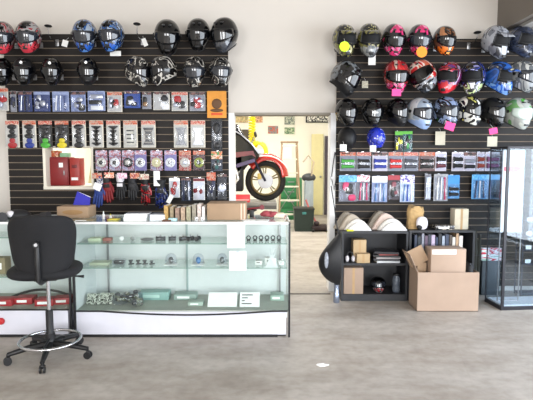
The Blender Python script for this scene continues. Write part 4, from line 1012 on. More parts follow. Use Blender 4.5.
# ------------------------------------------------------------------ drafting chair
def chair():
    base = gnd(51, 357); r = empty('drafting_chair', (base.x, base.y, 0), 'black drafting chair on chrome column with foot ring and five casters', 'chair', rz=.2)
    FAB = mat('black_upholstery', '#0d0d11', .85, var=.25, scale=120, bump=.4)
    angs = [math.radians(a) for a in (-89, -17, 55, 127, 199)]
    for a in angs:
        d = Vector((math.cos(a), math.sin(a), 0)); R = .29
        lg = MB().tube([d * .02 + Vector((0, 0, .105)), d * .15 + Vector((0, 0, .10)), d * R + Vector((0, 0, .075))], [.026, .022, .016], n=10).build('base_leg', M_BLACK, r)
        cs = MB(); pp = Vector((-d.y, d.x, 0)) * .012
        for s_ in (-1, 1):
            c = d * R + pp * s_ * 1.1 + Vector((0, 0, .028)); cs.tube([c - pp * .45, c + pp * .45], .028, n=14)
        MB_c = cs.build('caster', M_BLACK, r)
        MB().tube([d * R + Vector((0, 0, .03)), d * R + Vector((0, 0, .08))], .007, n=8).cbox(d * R + Vector((0, 0, .052)), (.03, .03, .014), bev=.004).build('caster_fork', M_BLACK, MB_c)
    MB().lathe([(.035, .085), (.032, .13), (.027, .15), (.027, .36), (.022, .365)], n=18).build('column_sleeve', M_BLACK, r)
    MB().lathe([(.014, .36), (.014, .62)], n=16).build('gas_cylinder', M_CHROME, r)
    fr = MB().tube([(.215 * math.cos(t * PI / 16), .215 * math.sin(t * PI / 16), .135) for t in range(32)], .011, n=10, closed=True).build('foot_ring', M_CHROME, r)
    sp = MB()
    for k in range(3):
        t = k * 2 * PI / 3 + .5; sp.tube([(.03 * math.cos(t), .03 * math.sin(t), .15), (.212 * math.cos(t), .212 * math.sin(t), .135)], .008, n=8)
    sp.tube([(0, 0, .145), (0, 0, .185)], .036, n=14); sp.build('ring_spokes', M_BLACK, fr)
    MB().cbox((0, .02, .615), (.16, .22, .03), bev=.008).build('seat_plate', M_BLACK, r)
    MB().tube([(.06, .02, .61), (.2, .02, .605), (.25, .02, .60)], [.006, .006, .012], n=8).build('height_lever', M_BLACK, r)
    s_ = MB().ell((-.015, .02, .665), (.255, .235, .055), nu=36, nv=14, e=.72); s_.build('seat', FAB, r, ang=80)
    # backrest: curved rounded slab with wide shoulders, facing away from the camera
    m = MB(); n1, n2 = 24, 22; top = []; vs = []; fs = []
    def prof(u, v):      # u -1..1 across, v 0..1 up
        wv = .235 - .045 * (1 - v) ** 2
        zz = .665 + .43 * v
        # rounded corners through superellipse squash
        q = (abs(2 * v - 1)) ** 4.5
        ww = wv * (1 - q) ** (1 / 4.5) if q < 1 else 0
        x = u * ww; y = -.185 + .09 * (u * u) * (ww / .235) - .05 * (v - .3) ** 2 * 2
        return x, y, zz
    def ring(side):
        out = []
        for i in range(n2 + 1):
            v = .5 - .5 * math.cos(PI * i / n2)
            for j in range(n1 + 1):
                u = -1 + 2 * j / n1; x, y, z = prof(u, v)
                e = (1 - abs(u) ** 6) * (1 - abs(2 * v - 1) ** 6); out.append((x, y + side * .032 * max(0, e) ** .5, z))
        return out
    A_ = ring(-1); B_ = ring(1); N = len(A_); vs = A_ + B_
    for i in range(n2):
        for j in range(n1):
            a = i * (n1 + 1) + j; q = (a, a + 1, a + n1 + 2, a + n1 + 1); fs.append(q); fs.append(tuple(N + k for k in reversed(q)))
    m.add(vs, fs); bo = m.build('backrest', FAB, r, ang=80)
    MB().tube([(-.01, -.03, .60), (-.01, -.16, .61), (-.01, -.235, .64), (-.01, -.245, .80), (-.01, -.235, .92)], [.02, .02, .019, .018, .014], n=10).build('back_upright', M_BLACK, r)
    kb = MB().tube([(-.01, -.24, .90), (-.01, -.275, .90)], .022, n=16).build('adjust_knob', M_BLKMATTE, r); MB().tube([(-.01, -.27, .90), (-.01, -.279, .90)], .012, n=12).build('knob_cap', M_STEEL, kb)
    return r
chair()

# ------------------------------------------------------------------ black shelf units and things on them
M_SHELF = mat('black_laminate', '#26272b', .55, var=.08)
def cubby(x0, x1, y0, y1, H, label, zs_, name='shelf_unit'):
    r = empty(name, ((x0 + x1) / 2, y0, 0), label, 'shelf unit'); hw = (x1 - x0) / 2; d = y1 - y0; t = .022
    for sx in (-1, 1): MB().box(sx * hw - (t if sx > 0 else 0), sx * hw + (t if sx < 0 else 0), 0, d, 0, H - t).build('side_panel', M_SHELF, r)
    MB().box(-hw, hw, 0, d, H - t, H).build('top_board', M_SHELF, r)
    MB().box(-hw + t, hw - t, 0, d - .006, .0, .07).build('plinth_board', M_SHELF, r)
    for z in zs_: MB().box(-hw + t, hw - t, .005, d - .006, z - t / 2, z + t / 2).build('shelf_board', M_SHELF, r)
    MB().box(-hw + t, hw - t, d - .006, d, 0.0, H - t).build('back_board', M_SHELF, r)
    return r
SY0, SY1 = 5.12, 5.485
sx0, sx1 = X(341, SY0, 300), X(407, SY0, 300)
SHt = at(370, 231.5, SY0).z; SMid = at(370, 264.5, SY0).z
cubby(sx0, sx1, SY0, SY1, SHt, 'black two-shelf unit with cartons inside, right of the open doorway', [SMid])
tx0, tx1 = sx1 + .01, X(473, SY0, 300)
TH_ = at(440, 230.5, SY0).z
cubby(tx0, tx1, SY0, SY1, TH_, 'black shelf unit with books behind the open cardboard boxes', [SMid])
zsh = SMid + .011; zbt = .07
def carton(px0, px1, pyt, Y, z, d, label, m=None, name='carton_box', rz=0):
    p = at(px0, pyt, Y); q = at(px1, pyt, Y); w_ = q.x - p.x; h_ = p.z - z
    r = empty(name, ((p.x + q.x) / 2, Y, z), label, 'box', rz=rz)
    MB().box(-w_ / 2, w_ / 2, 0, d, 0, h_, bev=.002).build('carton', m or M_CARD2, r)
    MB().box(-.012, .012, -.0008, .0002, 0, h_).build('tape', mat('tan_tape', '#b59468', .5), r)
    return r
KR = mat('kraft_light', '#bca27c', .8, var=.05)
carton(353.5, 366.5, 240, SY0 + .10, zsh, .14, 'upright pale kraft box on the upper shelf of the black unit', KR)
carton(357, 370, 254, SY0 + .02, zsh, .075, 'small kraft box in front of the upright kraft box', KR)
carton(344, 363.5, 268, SY0 + .02, zbt, .3, 'tall tan carton on the lower shelf of the black unit')
# white roll on the upper shelf
r = empty('headphones', (X(350, SY0 + .08, 255), SY0 + .08, zsh), 'small white and black ear defenders on the upper shelf by the side panel', 'ear defenders')
MB().ell((-.03, 0, .035), (.022, .03, .035)).ell((.035, 0, .035), (.022, .03, .035)).build('ear_cups', GLW, r); MB().tube([(.06 * math.cos(t * PI / 8) * .6, 0, .05 + .06 * math.sin(t * PI / 8)) for t in range(9)], .007, n=7).build('headband', M_BLACK, r)
zb = zsh
for i, (c, w_, h_, lab) in enumerate([('#d8dce0', .24, .022, 'white magazine pile at the bottom of the upper shelf stack'), ('#303038', .26, .02, 'black binder low in the upper shelf stack'), ('#a8a4a4', .25, .018, 'grey manual in the upper shelf stack'), ('#1c1c20', .27, .02, 'black folder in the upper shelf stack'), ('#8a3c38', .2, .014, 'thin red brown booklet in the upper shelf stack'), ('#24242a', .25, .022, 'black folder on top of the upper shelf stack')]):
    r = empty('binder', (X(386, SY0 + .13, 255), SY0 + .11, zb), lab, 'binder', 'stack of binders on the upper shelf', rz=.12 * ((-1) ** i) - .1)
    MB().box(-w_ / 2 + .004, w_ / 2 - .004, -.085, .085, .0015, h_ - .0015).build('pages', M_PAPER, r); MB().box(-w_ / 2, w_ / 2, -.088, .088, 0, .0015).box(-w_ / 2, w_ / 2, -.088, .088, h_ - .0015, h_).box(-w_ / 2, w_ / 2, -.088, -.0865, 0, h_).build('cover', mat('binder_' + c[1:], c, .4), r); zb += h_
r = empty('helmet', (X(378, SY0 + .14, 290), SY0 + .15, zbt + .075), 'dark shiny helmet lying on the lower shelf of the black unit', 'helmet'); r.scale = (.62, .62, .5)
shell_mb('full', .03).build('shell', [MB_, GR_RED, MB_], r, ang=60); o = patch_mb(-1.25, 1.25, .45, .75, .006, .03, taper=.35).build('visor', VSK, r, ang=80); solid(o, .004)
r = empty('plastic_jar', (X(396, SY0 + .1, 290), SY0 + .1, zbt), 'clear plastic jar on the lower shelf of the black unit', 'jar')
MB().lathe([(.035, 0), (.04, .01), (.04, .15), (.03, .17), (.03, .18)], n=16).build('jar_body', mat('smoky_jar', '#6c7480', .2, alpha=.5), r); MB().lathe([(.033, .18), (.033, .2), (.001, .2)], n=16).build('lid', M_BLACK, r)
# rolled seat covers on top of the unit
def roll(px0, px1, pyt, label, mats, lean):
    Y = SY0 + .17; p = at(px0, pyt, Y); q = at(px1, pyt, Y); w_ = q.x - p.x; h_ = p.z - SHt
    r = empty('folded_jacket', ((p.x + q.x) / 2, Y, SHt), label, 'jacket', 'folded light jackets on the black shelf unit')
    hw = w_ / 2
    for k, (x0_, x1_, pk, hk, dy, m, nm) in enumerate([(-1, .55, -.25, 1.0, .03, mats[0], 'back_fold'), (-.75, 1.0, -.05, .9, -.02, mats[1], 'middle_fold'), (-.5, 1.02, .25, .66, -.07, mats[3], 'stripe_fold'), (-.35, 1.04, .35, .48, -.11, mats[2], 'front_lining')]):
        pts = []; n = 16; X0, X1, PKx = x0_ * hw, x1_ * hw, pk * hw
        for i in range(n + 1):
            t = i / n; x = X1 + (X0 - X1) * t
            u = (X1 - x) / (X1 - PKx) if x > PKx else (x - X0) / (PKx - X0)
            pts.append((x, max(0.0, h_ * hk * math.sin(PI / 2 * max(0, min(1, u))) ** (.8 + .35 * (k < 2)))))
        o = MB().prism(pts, dy - .035, dy + .06).build(nm, m, r); b = o.modifiers.new('soft', 'BEVEL'); b.width = .014; b.segments = 3; b.limit_method = 'ANGLE'
    return r
jw = mat('white_fabric', '#e4e2e0', .8, bump=.2, scale=20); jg = mat('warm_grey_fabric', '#b0a494', .8, bump=.2, scale=20); jt = mat('taupe_fabric', '#847c70', .8, bump=.2, scale=20)
roll(334, 369, 212, 'left folded white and taupe jacket on the black shelf unit', [jt, jg, jw, mat('pale_grey_fabric', '#cfcac2', .8)], .35)
roll(366, 404, 211, 'right folded white and beige jacket on the black shelf unit', [jt, mat('pinkish_fabric', '#c8b4a8', .8), jw, mat('pale_grey_fabric', '#cfcac2', .8)], .35)
thing1(MB().cbox((0, 0, .008), (.07, .05, .016), bev=.006), 'yellow_tag', mat('neon_yellow', '#d8e020', .6), 350, SY0 + .03, SHt, 'neon yellow patch lying under the left folded jacket', 'patch', py=229)
# paper bag, etc on second unit
r = empty('paper_bag', (X(415, SY0 + .15, 228), SY0 + .15, TH_), 'crumpled brown paper bag on the black book shelf', 'bag')
m = MB(); rn = random.Random(9); n = 14; vs = []; fs = []
for i in range(7):
    for j in range(n):
        t = 2 * PI * j / n; k = 1 + rn.uniform(-.1, .12) - (.15 if i == 6 else 0); vs.append((.085 * k * math.copysign(abs(math.cos(t)) ** .7, math.cos(t)), .06 * k * math.copysign(abs(math.sin(t)) ** .7, math.sin(t)), .235 * i / 6 + (rn.uniform(-.02, .02) if 0 < i else 0)))
for i in range(6):
    for j in range(n): fs.append((i * n + j, i * n + (j + 1) % n, (i + 1) * n + (j + 1) % n, (i + 1) * n + j))
fs.append(tuple(range(n))); fs.append(tuple(6 * n + j for j in range(n))); m.add(vs, fs); m.build('paper', mat('brown_paper', '#b89868', .85, var=.15, scale=20), r, ang=10)
r = empty('plush_pouch', (X(422, SY0 + .04, 225), SY0 + .045, TH_), 'white pouch with dark patch leaning on the brown paper bag', 'pouch')
MB().ell((0, 0, .07), (.06, .035, .07), e=.8).build('fabric', GLW, r); MB().ell((-.03, -.02, .03), (.03, .022, .028)).build('patch', GLB, r)
carton(455, 469, 209, SY0 + .08, TH_, .12, 'upright cream cardboard box on the black book shelf', mat('cream_card', '#cfc6b0', .8), rz=.05)
flatbox(441, SY0 + .1, .2, .12, .045, G_('dark_label_box', ['#202024', '#3a3a40', '#b8b0a0'], 30, 80, coat=0), 'flat dark box lying between paper bag and cream box', z=TH_)
cols = ['#2c3448', '#202830', '#8a8c98', '#5c4a5c', '#383a48', '#b8a8c0', '#20304c', '#181c24', '#a0aab8', '#303a50', '#4c4038', '#d0c8bc', '#b09070', '#e0d8d0']
bl = ['navy', 'ink blue', 'grey', 'plum', 'slate', 'lilac', 'deep blue', 'black', 'pale blue grey', 'steel blue', 'brown', 'cream', 'tan', 'white']
xx = tx0 + .06
for i, c in enumerate(cols):
    w_ = [.03, .04, .028, .034][i % 4]; h_ = (TH_ - zsh - .03) * [.93, .86, .98, .9, .95][i % 5]
    r = empty('manual', (xx + w_ / 2, SY0 + .03, zsh), bl[i] + ' spined manual standing on the shelf behind the open boxes', 'book', 'manuals standing on the black book shelf')
    MB().box(-w_ / 2 + .002, w_ / 2 - .002, .003, .2, .003, h_ - .003).build('pages', M_PAPER, r); MB().box(-w_ / 2, w_ / 2, 0, .002, 0, h_).box(-w_ / 2, -w_ / 2 + .002, 0, .2, 0, h_).box(w_ / 2 - .002, w_ / 2, 0, .2, 0, h_).build('cover', mat('manual_' + c[1:], c, .5, var=.2, scale=40), r)
    xx += w_ + .003

# ------------------------------------------------------------------ open cartons on the floor
def open_box(name, loc, W, D, H, label, flaps, m, rz=0):
    r = empty(name, loc, label, 'box', rz=rz); t = .005; hw = W / 2
    b = MB().box(-hw, hw, 0, t, 0, H).box(-hw, hw, D - t, D, 0, H).box(-hw, -hw + t, t, D - t, 0, H).box(hw - t, hw, t, D - t, 0, H).box(-hw, hw, 0, D, 0, t)
    b.build('carton', m, r, flat=True)
    for (side, ln, ang) in flaps:
        if side == 'L': M_ = Matrix.Translation((-hw, 0, H)) @ Matrix.Rotation(ang, 4, 'Y'); f = MB().box(-t / 2, t / 2, .004, D - .004, 0, ln, M=M_)
        if side == 'R': M_ = Matrix.Translation((hw, 0, H)) @ Matrix.Rotation(ang, 4, 'Y'); f = MB().box(-t / 2, t / 2, .004, D - .004, 0, ln, M=M_)
        if side == 'F': M_ = Matrix.Translation((0, 0, H)) @ Matrix.Rotation(ang, 4, 'X'); f = MB().box(-hw + .004, hw - .004, -t / 2, t / 2, 0, ln, M=M_)
        if side == 'B': M_ = Matrix.Translation((0, D, H)) @ Matrix.Rotation(ang, 4, 'X'); f = MB().box(-hw + .004, hw - .004, -t / 2, t / 2, 0, ln, M=M_)
        f.build('flap', m, r, flat=True)
    return r
p, q = gnd(417, 311.5), gnd(478, 311.5)
BH = at(450, 272.5, p.y).z; BW = q.x - p.x
BY = p.y
BD = .29
open_box('cardboard_box', ((p.x + q.x) / 2, BY, 0), BW, BD, BH, 'large open cardboard box on the floor holding a smaller carton', [('L', .19, -.42)], M_CARD2, rz=.0)
# inner carton (closed) and loose flap carton standing in it
a, b_ = at(431, 249, BY + .06), at(466, 249, BY + .06)
r = empty('cardboard_box', ((a.x + b_.x) / 2, BY + .05, .006), 'smaller pale carton with torn tape standing inside the large open box', 'box')
w_ = b_.x - a.x; h_ = a.z - .006
MB().box(-w_ / 2, w_ / 2, 0, .2, 0, h_, bev=.003).build('carton', M_CARD2, r)
MB().box(-w_ / 2 + .01, w_ * .22, -.0015, -.0003, h_ - .05, h_ - .005).build('torn_label', M_PAPER, r)
a = at(409, 262, BY + .1)
r = empty('cardboard_flap_box', (X(421, BY + .16, 275), BY + .14, .006), 'tall folded open carton leaning out of the left of the large box', 'box')
hh = at(420, 262, BY + .1).z
MB().box(-.045, .045, 0, .1, 0, hh - .02).build('carton', M_CARD, r, flat=True)
MB().box(-.10, .085, -.002, .003, .0, .17, M=Matrix.Translation((-.01, .0, hh - .03)) @ Matrix.Rotation(-.48, 4, 'Y')).build('flap', M_CARD, r, flat=True)
# black backpack behind the cartons
p = at(470, 272, 4.98)
r = empty('rolled_jacket', (2.005, BY + .13, .007), 'dark rolled jacket poking out of the right end of the large cardboard box', 'jacket')
zj = at(470, 263.5, BY + .13).z
MB().ell((0, 0, zj * .5), (.046, .09, zj * .5), nu=18, nv=12, e=.8).build('roll_body', GLB, r); MB().tube([(-.03, -.03, zj * .9), (0, -.05, zj * .97), (.03, -.03, zj * .9)], .007, n=7).build('strap', GLB, r)
r = empty('umbrella_bundle', (X(475, 5.3, 250), 5.3, 0), 'tall bundle of dark rolled covers standing beside the book shelf', 'bundle')
m = MB()
for i in range(5): m.tube([(-.04 + .02 * i, 0, 0), (-.03 + .018 * i, .02 * (i % 2), .5), (-.05 + .026 * i, .01, .62 + .05 * (i % 3))], [.02, .022, .014], n=8)
m.build('rolls', mat('dark_olive_cloth', '#26261e', .8), r); MB().tube([(.06 * math.cos(t * PI / 8), .03 * math.sin(t * PI / 8), .45) for t in range(16)], .005, n=6, closed=True).build('strap', GLB, r)

# ------------------------------------------------------------------ black teardrop bag on the jamb
p, q = at(319.5, 260, 5.05), at(341, 260, 5.05); cx = (p.x + q.x) / 2
zt, zb_ = at(330, 232, 5.05).z, at(330, 285, 5.05).z
r = empty('helmet_bag', (q.x - .01, 5.06, zb_), 'black teardrop shaped bag with grey oval patch beside the doorway', 'bag')
H = zt - zb_; m = MB(); n = 20; vs = []; fs = []
W = q.x - p.x
for i in range(n + 1):
    v = i / n; wv = W * (math.sin(PI * min(1, v * 1.0) ** .8) ** .7) * (1 if v < .45 else 1 - .45 * ((v - .45) / .55) ** 1.5) if 0 < v < 1 else .004
    th_ = .10 * math.sin(PI * v) ** .6 if 0 < v < 1 else .002
    for j in range(14):
        t = -PI / 2 + PI * j / 13; vs.append((-wv * math.cos(t), th_ * math.sin(t), H * v))
for i in range(n):
    for j in range(14):
        j2 = (j + 1) % 14; fs.append((i * 14 + j, i * 14 + j2, (i + 1) * 14 + j2, (i + 1) * 14 + j))
m.add(vs, fs); m.build('bag_body', mat('black_nylon', '#15161a', .5, bump=.2, scale=50), r, ang=70)
MB().ell((-W * .72, -.07, H * .5), (.022, .01, .085), nu=16, nv=8, M=Matrix.Rotation(.12, 4, 'Z')).build('logo_patch', mat('grey_patch', '#8c9098', .5, var=.4, scale=40), r)
MB().tube([(-.02, -.0, H * .96), (-.04, .01, H + .1), (-.055, .1, H + .28), (-.06, .30, H + .45)], .006, n=6).build('strap', GLB, r)
# silver can below
g0 = gnd(336, 299)
single(MB().lathe([(.03, 0), (.033, .004), (.033, .09), (.028, .1), (.028, zb_ - .0), (.001, zb_ - .0)], n=18), 'spray_can', mat('silver_blue_can', '#9aa4b8', .25, .8), (X(336.5, 5.07, 290), 5.07, 0), 'silver can standing under the black teardrop bag', 'can')
# dark strap hanging on the jamb (upper)
pp = [at(335, 152, 5.44), at(333, 165, 5.44), at(331.5, 178, 5.44), at(334, 190, 5.44), at(336.5, 176, 5.44), at(336, 156, 5.44)]
c0 = Vector((pp[0].x, 5.46, pp[3].z))
r = empty('hanging_strap', c0, 'black strap loop hanging on the right white jamb', 'strap')
MB().tube([x - c0 for x in pp], .006, n=7, closed=True).build('webbing', GLB, r); MB().cbox(pp[2] - c0, (.02, .012, .035), bev=.003).build('buckle', M_STEEL, r)

# ------------------------------------------------------------------ tall glass case
def tower():
    A = Vector((2.30, 4.793)); r = empty('glass_tower_case', (A.x, A.y, 0), 'tall black framed glass display case at the right edge', 'display case', rz=math.radians(2)); H = 1.6; Wd, D = 1.15, .31
    r.rotation_euler = (0, 0, math.radians(5))
    MF = mat('black_case_frame', '#1c1c24', .4); t = .018
    MB().box(0, Wd, 0, D, .0, .035).build('base_frame', MF, r)
    MB().box(.02, Wd - .02, .02, D - .02, .035, .05).build('deck', mat('case_floor_white', '#c8d0d8', .4), r)
    f = MB().box(0, Wd, 0, t, H - .02, H).box(0, Wd, D - t, D, H - .02, H).box(0, t, 0, D, H - .02, H).box(Wd - t, Wd, 0, D, H - .02, H); f.build('top_frame', MF, r)
    for (x, y, w2) in [(0, 0, .028), (0, D - .01, .01), (Wd - t, 0, t), (Wd - t, D - t, t), (.0, 0, .0)][:4]: MB().box(x, x + w2, y, y + min(w2, .014), .035, H - .02).build('post', MF, r)
    MB().box(.02, Wd - .01, .004, .009, .035, H - .02).build('front_glass', M_GLASSB, r)
    MB().box(.004, .009, .012, D - .01, .035, H - .02).build('side_glass', M_GLASSB, r); MB().box(Wd - .009, Wd - .004, .012, D - .01, .035, H - .02).build('side_glass', M_GLASSB, r)
    MB().box(.02, Wd - .01, D - .009, D - .004, .035, H - .02).build('back_glass', M_GLASSB, r)
    MB().box(.01, Wd - .01, .01, D - .01, H - .012, H - .006).build('top_glass', M_GLASSB, r)
    return r
tower()
# white poster with red mark standing inside the case, and dark rack
p, q = at(503.5, 150, 4.95), at(521, 232, 4.95)
r = empty('hanging_poster', ((p.x + q.x) / 2, 4.95, .051), 'tall white banner with red band inside the glass case', 'banner')
w_ = q.x - p.x; z0 = .0
MB().box(-w_ / 2, w_ / 2, -.002, .002, q.z - .051, p.z - .051).build('sheet', M_PAPER, r)
zr = at(512, 169, 4.95).z - .051
MB().prism([(-w_ * .45, zr - .02), (w_ * .1, zr - .035), (w_ * .45, zr + .01), (w_ * .1, zr + .03), (-w_ * .45, zr + .02)], -.004, -.002).build('red_mark', mat('coral_print', '#e87880', .6), r)
MB().tube([(-w_ / 2, .005, 0), (-w_ / 2, .005, p.z - .051)], .006, n=8).tube([(w_ / 2, .005, 0), (w_ / 2, .005, p.z - .051)], .006, n=8).tube([(-w_ / 2, .005, 0.004), (w_ / 2, .005, .004)], .006, n=8).build('stand', M_STEEL, r)
# white and red striped carton behind the left glass side
r = empty('tyre_carton', (X(491, 5.32, 260), 5.33, 0), 'white and red printed stack seen through the left glass side of the case', 'carton')
MB().box(-.10, .12, 0, .1, .38, .52, bev=.01).build('printed_top', graphic('red_white_print', ['#e0e4e8', '#c83848', '#e8e8e8', '#9ab8a8'], 9, 90, coat=0, stretch=(.5, 1, 2.5)), r)
MB().box(-.09, .11, 0, .1, 0, .38, bev=.01).build('lower_box', mat('dusty_grey_box', '#3a4044', .6), r)
# dark rack in tower
r = empty('dark_rack', (X(536, 5.3, 250), 5.32, 0), 'dark wire rack with white tags behind the glass case at the photo edge', 'rack')
m = MB()
for z in (.02, .35, .5, .65, .8, .95): m.box(-.16, .16, -.05, .1, z, z + .015)
for x in (-.16, .15): m.box(x, x + .01, -.05, -.04, 0, .97).box(x, x + .01, .09, .1, 0, .97)
m.build('frame', mat('navy_rack', '#20283c', .5), r)
m = MB()
for z in (.4, .55, .7, .85):
    for x in (-.1, 0, .1): m.box(x - .03, x + .03, -.055, -.052, z - .03, z + .01)
m.build('tags', M_PAPER, r)

# ------------------------------------------------------------------ back room
# lift table
LD = .83; LY0, LY1 = 7.3, 7.95
r = empty('lift_table', (-.85, LY0, 0), 'grey motorcycle lift table raised to waist height in the back room', 'lift table')
LG = mat('grey_steel_plate', '#8a8884', .5, .3, var=.1, scale=6)
MB().box(-1.25, 1.0, 0, LY1 - LY0, LD - .04, LD).build('platform', LG, r)
MB().box(-1.25, 1.0, .05, LY1 - LY0 - .05, LD - .1, LD - .04).build('platform_frame', mat('lift_frame_grey', '#605e5c', .5), r)
MB().box(-1.1, .9, .04, .6, 0, .05).build('base_plate', LG, r)
for s_ in (.1, .5):
    MB().tube([(-.9, s_, .05), (.7, s_, LD - .1)], .025, n=8).build('scissor_arm', M_BLACK, r); MB().tube([(.7, s_ + .04, .05), (-.9, s_ + .04, LD - .1)], .025, n=8).build('scissor_arm', M_BLACK, r)
# motorcycle
def motorcycle():
    cx = at(265.5, 180, 7.6).x
    r = empty('motorcycle', (cx, 7.6, LD), 'red and black motorcycle on the lift table seen through the doorway', 'motorcycle')
    TIRE = M_RUBBER; R = .31
    RIM = mat('gold_rim', '#857858', .3, .8)
    def wheel(x, wd, nm):
        w_ = MB().tube([(x + (R - wd / 2) * math.cos(t * PI / 16), 0, R + (R - wd / 2) * math.sin(t * PI / 16)) for t in range(32)], wd / 2, n=10, closed=True).build(nm, TIRE, r)
        m = MB().tube([(x + (R - wd - .01) * math.cos(t * PI / 16), 0, R + (R - wd - .01) * math.sin(t * PI / 16)) for t in range(32)], .018, n=8, closed=True)
        for k in range(5):
            t = k * 2 * PI / 5 + .4
            for e in (-.12, .12): m.tube([(x + .03 * math.cos(t), 0, R + .03 * math.sin(t)), (x + (R - wd) * math.cos(t + e), 0, R + (R - wd) * math.sin(t + e))], .011, n=6)
        m.tube([(x, -.06, R), (x, .06, R)], .035, n=14); m.build('rim', RIM, w_)
        Mx = Matrix.Translation((x, -.06, R)) @ Matrix.Rotation(PI / 2, 4, 'X')
        MB().lathe([(.075, 0), (.115, 0), (.115, .004), (.075, .004)], n=26, M=Mx).build('brake_disc', M_STEEL, w_)
        MB().cbox((x - .09, -.075, R + .07), (.06, .04, .09), bev=.008).build('brake_caliper', mat('caliper', '#c8b060', .4, .4), w_)
    wheel(0, .085, 'front_wheel'); wheel(-1.42, .15, 'rear_wheel')
    REDG = mat('candy_red', '#c02820', .2, coat=.9, var=.04); BLKG = M_BLKGLOSS; PURP = mat('purple_stripe', '#3a2458', .25, coat=.6)
    # front fender: arc shell
    vs = []; fs = []; n = 22
    for i in range(n + 1):
        t = math.radians(12 + 125 * i / n); rr = R + .045 + .06 * math.sin(PI * i / n) ** 1.5
        for j in range(9):
            u = -1 + j / 4; vs.append(((rr - .10 * u * u) * math.cos(t), .075 * u, R + (rr - .10 * u * u) * math.sin(t)))
    for i in range(n):
        for j in range(8): a = i * 9 + j; fs.append((a, a + 1, a + 10, a + 9))
    fo = MB().add(vs, fs).build('front_fender', REDG, r, ang=80); solid(fo, .006)
    st = MB().tube([((R + .07) * math.cos(math.radians(a)) * 1.0, -.078, R + (R + .07) * math.sin(math.radians(a))) for a in range(30, 120, 8)], .011, n=6).build('stripe', M_PAPER, fo)
    for sy in (-.09, .09): MB().tube([(0, sy, R), (-.22, sy, .72), (-.36, sy, 1.02)], [.018, .024, .022], n=10).build('fork_leg', mat('fork_navy', '#1c1a30', .3, .5), r)
    # fairing: side profile with rounded width
    poly = [(-.12, .62), (-.08, .70), (-.16, .82), (-.32, .98), (-.52, 1.10), (-.62, 1.06), (-.66, .86), (-.78, .55), (-.62, .36), (-.42, .36), (-.30, .50), (-.22, .60)]
    for k, (sc_, y) in enumerate([(1, 0)]):
        f = MB().prism(poly, -.19, .19)
        fo = f.build('front_fairing', BLKG, r); b = fo.modifiers.new('bev', 'BEVEL'); b.width = .05; b.segments = 4; b.limit_method = 'ANGLE'
    MB().prism([(-.14, .66), (-.20, .70), (-.45, .66), (-.68, .60), (-.70, .66), (-.45, .74), (-.18, .76)], -.195, -.19).build('red_panel', mat('deep_red', '#6a1420', .3, coat=.5), fo)
    MB().prism([(-.15, .60), (-.62, .45), (-.64, .50), (-.16, .65)], -.195, -.19).build('purple_panel', PURP, fo)
    MB().tube([(-.10, -.17, .72), (-.20, -.19, .86), (-.36, -.19, 1.0), (-.54, -.18, 1.10)], .010, n=7).build('trim_line', S, fo)
    # windscreen
    vs = []; fs = []
    for i in range(7):
        t = i / 6
        for j in range(9): u = -1 + j / 4; vs.append((-.20 - .22 * t - .06 * u * u, .17 * u * (1 - .2 * t), .82 + .34 * t - .10 * t * t * 0))
    for i in range(6):
        for j in range(8): a = i * 9 + j; fs.append((a, a + 1, a + 10, a + 9))
    w_ = MB().add(vs, fs).build('windscreen', mat('smoked_screen', '#20242c', .1, alpha=.75), r, ang=80); solid(w_, .004)
    for sy in (-1, 1):
        hb = MB().tube([(-.42, sy * .05, 1.06), (-.46, sy * .22, 1.08), (-.55, sy * .34, 1.05)], .012, n=8).build('handlebar', M_BLACK, r); MB().tube([(-.5, sy * .27, 1.07), (-.6, sy * .4, 1.03)], .018, n=10).build('grip', M_RUBBER, hb)
        mr = MB().tube([(-.22, sy * .16, .86), (-.16, sy * .28, .98)], .006, n=6).build('mirror_stalk', M_CHROME, r); MB().ell((-.15, sy * .3, 1.01), (.02, .055, .035)).build('mirror', M_BLACK, mr)
    MB().ell((-.08, 0, .73), (.06, .09, .05)).build('headlight', mat('lens', '#d0d4d8', .1, coat=1), r)
    MB().ell((-.82, 0, .90), (.26, .15, .15), nu=20, nv=12, e=.85).build('fuel_tank', REDG, r)
    MB().ell((-1.15, 0, .83), (.26, .13, .06), e=.8).build('seat', GLB, r); MB().prism([(-1.25, .80), (-1.68, .92), (-1.72, 1.0), (-1.35, .9), (-1.2, .88)], -.1, .1).build('tail_section', REDG, r)
    e = MB().box(-.90, -.42, -.15, .15, .22, .56, bev=.03)
    for k in range(4): e.box(-.80 + k * .09, -.75 + k * .09, -.17, .17, .45, .7)
    e.ell((-.55, -.16, .35), (.09, .03, .09)); e.build('engine', mat('engine_alloy', '#5c5c60', .4, .7, var=.3, scale=30), r)
    MB().tube([(-.44, -.19, .5), (-.40, -.21, .35), (-.50, -.2, .2), (-.9, -.17, .18), (-1.25, -.19, .26), (-1.65, -.2, .36)], [.022, .022, .025, .03, .05, .05], n=12).build('exhaust', M_CHROME, r)
    MB().box(-.60, -.335, -.19, .17, .16, .70, bev=.02).build('radiator', mat('radiator_dark', '#18181c', .5, .3), r)
    MB().tube([(-.3, -.15, .62), (-.42, -.18, .4), (-.5, -.18, .2)], .02, n=8).tube([(-.35, -.16, .25), (-.55, -.19, .5)], .014, n=8).build('header_pipe', M_STEEL, r)
    MB().tube([(-.85, -.1, .4), (-1.42, -.1, R)], .028, n=8).tube([(-.85, .1, .4), (-1.42, .1, R)], .028, n=8).build('swingarm', M_STEEL, r)
    MB().tube([(-.36, 0, 1.0), (-.7, 0, .72), (-1.0, 0, .5), (-.9, 0, .35)], .035, n=8).build('frame', M_BLACK, r)
    MB().tube([(-.8, .12, .2), (-.85, .2, 0.0)], .012, n=7).build('side_stand', M_BLACK, r)
    return r
motorcycle()
p, q = at(233, 192, 7.42), at(249.5, 200, 7.42)
